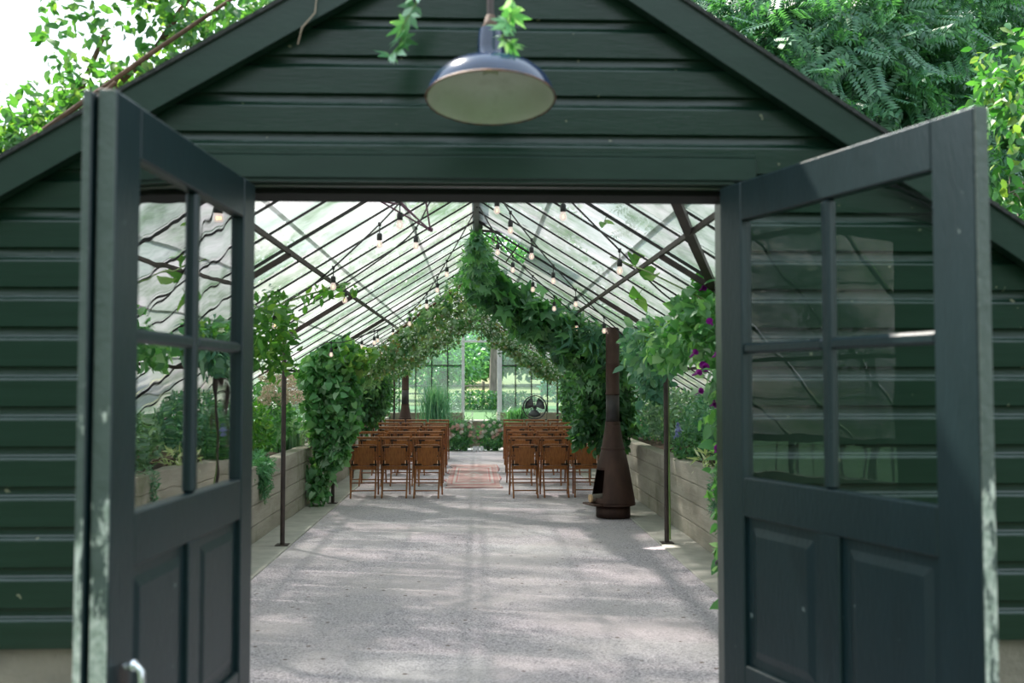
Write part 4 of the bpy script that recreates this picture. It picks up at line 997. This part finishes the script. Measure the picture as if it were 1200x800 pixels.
for pts in ([(-3.5, 5.2, GZ), (-3.45, 5.1, 1.5), (-2.9, 4.9, 2.18), (-2.2, 4.8, 2.62), (-1.55, 4.7, 3.05), (-1.05, 4.6, 3.35)], [(-3.5, 5.2, 1.2), (-3.0, 4.9, 2.0), (-2.3, 4.8, 2.45), (-1.7, 4.7, 2.92)], [(-2.6, 5, 2.2), (-2.1, 5.1, 2.8), (-1.9, 5.1, 3.3)], [(-2.1, 5, 2.7), (-1.6, 5, 3.2), (-1.3, 5, 3.7)]):
    m = MB(); m.tube(pts, [.022-.016*i/len(pts) for i in range(len(pts))], 7); m.build('woody_stem', vine_m, ovine)

def tree(name, base, h, crowns, mat, size, shape, label, tr_r=.16, droop=.3, trunk_mat=None, br=5):
    r = thing(name, base, label, 'tree', None)
    m = MB(); b = Vector(base); t = b+Vector((random.uniform(-.2, .2), 0, h))
    m.tube([b, b.lerp(t, .33)+Vector((.05, 0, 0)), b.lerp(t, .66), t], [tr_r*1.25, tr_r, tr_r*.8, tr_r*.5], 12); m.build('trunk', trunk_mat or bark_m, r)
    for k in range(br):
        c = crowns[k % len(crowns)]; m = MB(); s_ = b.lerp(t, random.uniform(.45, .95))
        rand_branch(m, s_, Vector(c[0])+Vector([random.uniform(-.5, .5)*q for q in c[1]]), tr_r*.35); m.build('branch', trunk_mat or bark_m, r)
    p, u = cat(*[ell(c[0], c[1], c[2], .45, c[3] if len(c) > 3 else 0) for c in crowns]); leaves('foliage', mat, p, size, shape, r, u, droop=droop)
    return r
# right side behind the gable
tree('locust_tree', (4.6, 12.5, GZ), 5.5, [((4.0, 11.6, 4.9), (1.9, 1.3, 1.5), 2300), ((2.9, 10.6, 3.9), (1.1, .9, .9), 1300), ((4.6, 11.2, 3.3), (1.5, 1.0, .9), 1500), ((2.4, 11.4, 4.9), (1.0, .9, .8), 700, 3), ((5.6, 12, 4.6), (1.4, 1.0, 1.3), 1100), ((5.4, 12.2, 6.2), (1.6, 1.0, 1.0), 900), ((3.2, 12.6, 6.0), (1.5, 1.0, .8), 900)], L_tree, (.30, .52), 'frond',
     'dark green locust tree with feathery drooping fronds right of the gable', .2, droop=1.0, br=8)
tree('walnut_tree', (7.5, 16, GZ), 7, [((6.4, 15, 6.6), (3.4, 1.8, 3.0), 3600), ((8.2, 15.5, 4.0), (2.4, 1.6, 2.0), 2200), ((4.6, 16.5, 4.8), (2.0, 1.2, 1.8), 1300, 2), ((8.6, 15, 8), (2.2, 1.6, 2.4), 1600)], L_tree, (.28, .45), 'frond', 'shadowy tree standing behind the locust at the right edge', .26, droop=.8, br=8)
tree('young_tree', (4.9, 7.6, GZ), 3.8, [((3.95, 7.0, 3.30), (.50, .5, .60), 800, 4), ((3.6, 6.9, 3.05), (.40, .4, .30), 170, 5), ((4.2, 7.2, 2.6), (.55, .5, .6), 900, 4), ((4.3, 7.2, 3.9), (.6, .5, .5), 500, 4)], L_maple, (.07, .125), 'oval',
     'bright green young tree with a few yellow leaves at the top right', .07, droop=.6, br=9)
# left and far trees
far = [(-13, 34, 7, 3.2, L_tree, 'tall tree far off to the left beyond the lawn'), (9.5, 26, 9, 4.0, L_tree, 'tall dark tree outside the right roof slope'),
       (-4.6, 36, 5.2, 2.4, L_tree, 'bushy tree seen through the left end glass'), (4.2, 35, 3.6, 1.9, L_blue, 'blue green small tree seen through the right end glass'), (-1.6, 46, 5, 2.0, L_garl, 'tree behind the rail fence left of the trunk'),
       (8.5, 44, 6, 3.0, L_garl, 'broad tree beyond the rail fence on the right'), (-9, 48, 7, 3.6, L_garl, 'broad tree beyond the rail fence on the left')]
for (x, y, h, rr, mt_, lab) in far:
    tree('garden_tree', (x, y, GZ), h*.7, [((x, y, h*.72), (rr, rr*.8, h*.36), int(900*rr), 1.5), ((x-rr*.5, y-.5, h*.45), (rr*.6, rr*.6, h*.2), int(350*rr)), ((x+rr*.5, y+.3, h*.5), (rr*.6, rr*.6, h*.22), int(350*rr))], mt_, (.14, .30), 'oval', lab, .15+.02*h)
tree('shade_tree', (.62, 37.5, GZ), 7.0, [((.4, 37.5, 7.4), (3.6, 3, 2.4), 5200), ((-2, 37, 5.5), (1.6, 1.5, 1.0), 900), ((3, 38, 5.6), (1.5, 1.5, 1.0), 900)], L_garl, (.16, .30), 'oval', 'straight grey trunked tree seen through the far doorway', .13)
for k, (x, y) in enumerate(((-14, 64), (-5, 68), (4, 66), (13, 64), (22, 60), (-23, 60))):
    nm_ = ['left of centre', 'nearly behind the doorway on the left', 'nearly behind the doorway on the right', 'right of centre', 'at the far right', 'at the far left'][k]
    tree('woodland_tree', (x, y, GZ+1.2), 7, [((x, y, 6.5), (5.2, 3, 4.6), 3200)], L_tree, (.35, .7), 'oval', 'dark woodland tree closing the meadow %s' % nm_, .3, br=2)
for (x, lab) in ((-5.5, 'wide green bush beyond the rail fence on the left'), (-.6, 'wide green bush beyond the rail fence seen through the doorway'), (4.6, 'wide green bush beyond the rail fence on the right')):
    tree('garden_bush', (x, 50, GZ+.6), 1.8, [((x, 50, 2.9), (2.9, 1.4, 1.15), 3600)], L_garl, (.2, .38), 'oval', lab, .1, br=3)
hedge = thing('ground_shrub', (.3, 36.5, GZ), 'dark low shrubs around the foot of the grey trunk', 'shrub')
p, u = cat(ell((.0, 36.4, .85), (1.5, .8, .42), 2000, .3), ell((1.4, 36.6, .85), (.9, .7, .38), 900, .3)); k = p[:, 2] > GZ; leaves('foliage', L_dark, p[k], (.08, .16), 'oval', hedge, u[k])
m = MB(); 
for x in (-.8, .2, 1.3): m.tube([(x, 36.4, GZ), (x+.1, 36.4, 1.0)], .02, 6)
m.build('stem', bark_m, hedge)
fe = thing('rail_fence', (0, 41, GZ), 'weathered post and rail fence crossing beyond the lawn', 'fence')
for k in range(-5, 6):
    m = MB(); m.tube([(k*2.4+.3, 41, GZ-.05), (k*2.4+.3, 41, 1.62)], .06, 7); m.build('fence_post', bark_m, fe)
for z in (1.10, 1.42):
    m = MB(); m.tube([(-13, 40.95, z), (-4, 40.94, z+.02), (5, 40.95, z-.02), (13, 40.95, z)], .035, 6); m.build('rail', bark_m, fe)
# rustic branch fence on the lawn left of the greenhouse, mirrored in the right door glass
tf = thing('branch_fence', (-4.3, 6.2, GZ), 'rustic fence of crooked branches on the lawn, mirrored in the right door', 'fence')
for y in np.arange(4.6, 9, .22):
    m = MB(); m.tube([(-4.3+random.gauss(0, .02), y, GZ), (-4.3+random.gauss(0, .03), y+random.gauss(0, .04), .95), (-4.3, y+random.gauss(0, .07), 1.24)], [.014, .011, .008], 6); m.build('branch', vine_m, tf)
for z in (.68, 1.20):
    m = MB(); m.tube([(-4.28, 4.4+.5*i, z+random.gauss(0, .012)) for i in range(10)], .013, 6); m.build('rail', vine_m, tf)
# unseen tree added left of the greenhouse to shade the roof
tree('garden_tree', (-6.0, 10.5, GZ), 5.5, [((-6.2, 10.5, 7.6), (2.2, 2.4, 1.3), 2600, 2.2)], L_maple, (.12, .22), 'oval', 'tall unseen tree added outside the frame to shade the left roof', .18)

for (x, y, lab) in ((-9, -13, 'large tree added behind the viewpoint to shade the gable, mirrored dimly in the left door glass'), (1, -17, 'large unseen tree added straight behind the viewpoint to shade the gable'), (10, -13, 'large unseen tree added behind the viewpoint on the right to shade the gable')):  # trees added behind the camera to darken the gable and fill reflections
    tree('added_yard_tree', (x, y, 0), 6, [((x, y, 6.5), (5.2, 3, 4.6), 2600), ((x, y+1, 2.6), (5, 2, 2.4), 1500)], L_tree, (.4, .8), 'oval', lab, .3, br=3)
# ================================================================== LIGHT
w = bpy.data.worlds.new('sky'); S.world = w; w.use_nodes = True; nt = w.node_tree; nt.nodes.clear()
out = nt.nodes.new('ShaderNodeOutputWorld'); bg = nt.nodes.new('ShaderNodeBackground'); nt.links.new(bg.outputs[0], out.inputs[0])
tc = nt.nodes.new('ShaderNodeTexCoord'); sp = nt.nodes.new('ShaderNodeSeparateXYZ'); nt.links.new(tc.outputs['Generated'], sp.inputs[0])
rp_ = nt.nodes.new('ShaderNodeValToRGB'); nt.links.new(sp.outputs[2], rp_.inputs[0])
rp_.color_ramp.elements[0].position = 0; rp_.color_ramp.elements[0].color = (.66, .70, .74, 1); rp_.color_ramp.elements[1].position = .85; rp_.color_ramp.elements[1].color = (.78, .93, 1.08, 1)
nt.links.new(rp_.outputs[0], bg.inputs[0]); bg.inputs[1].default_value = 1.45
sd_ = bpy.data.lights.new('sun', 'SUN'); sd_.energy = 7.5; sd_.angle = math.radians(1.6); sd_.color = (1, .93, .84)
so = bpy.data.objects.new('sun', sd_); COL.objects.link(so)
so.rotation_euler = Vector((-.50, .55, 1.05)).to_track_quat('Z', 'Y').to_euler()
so.location = (-5, 10, 20)
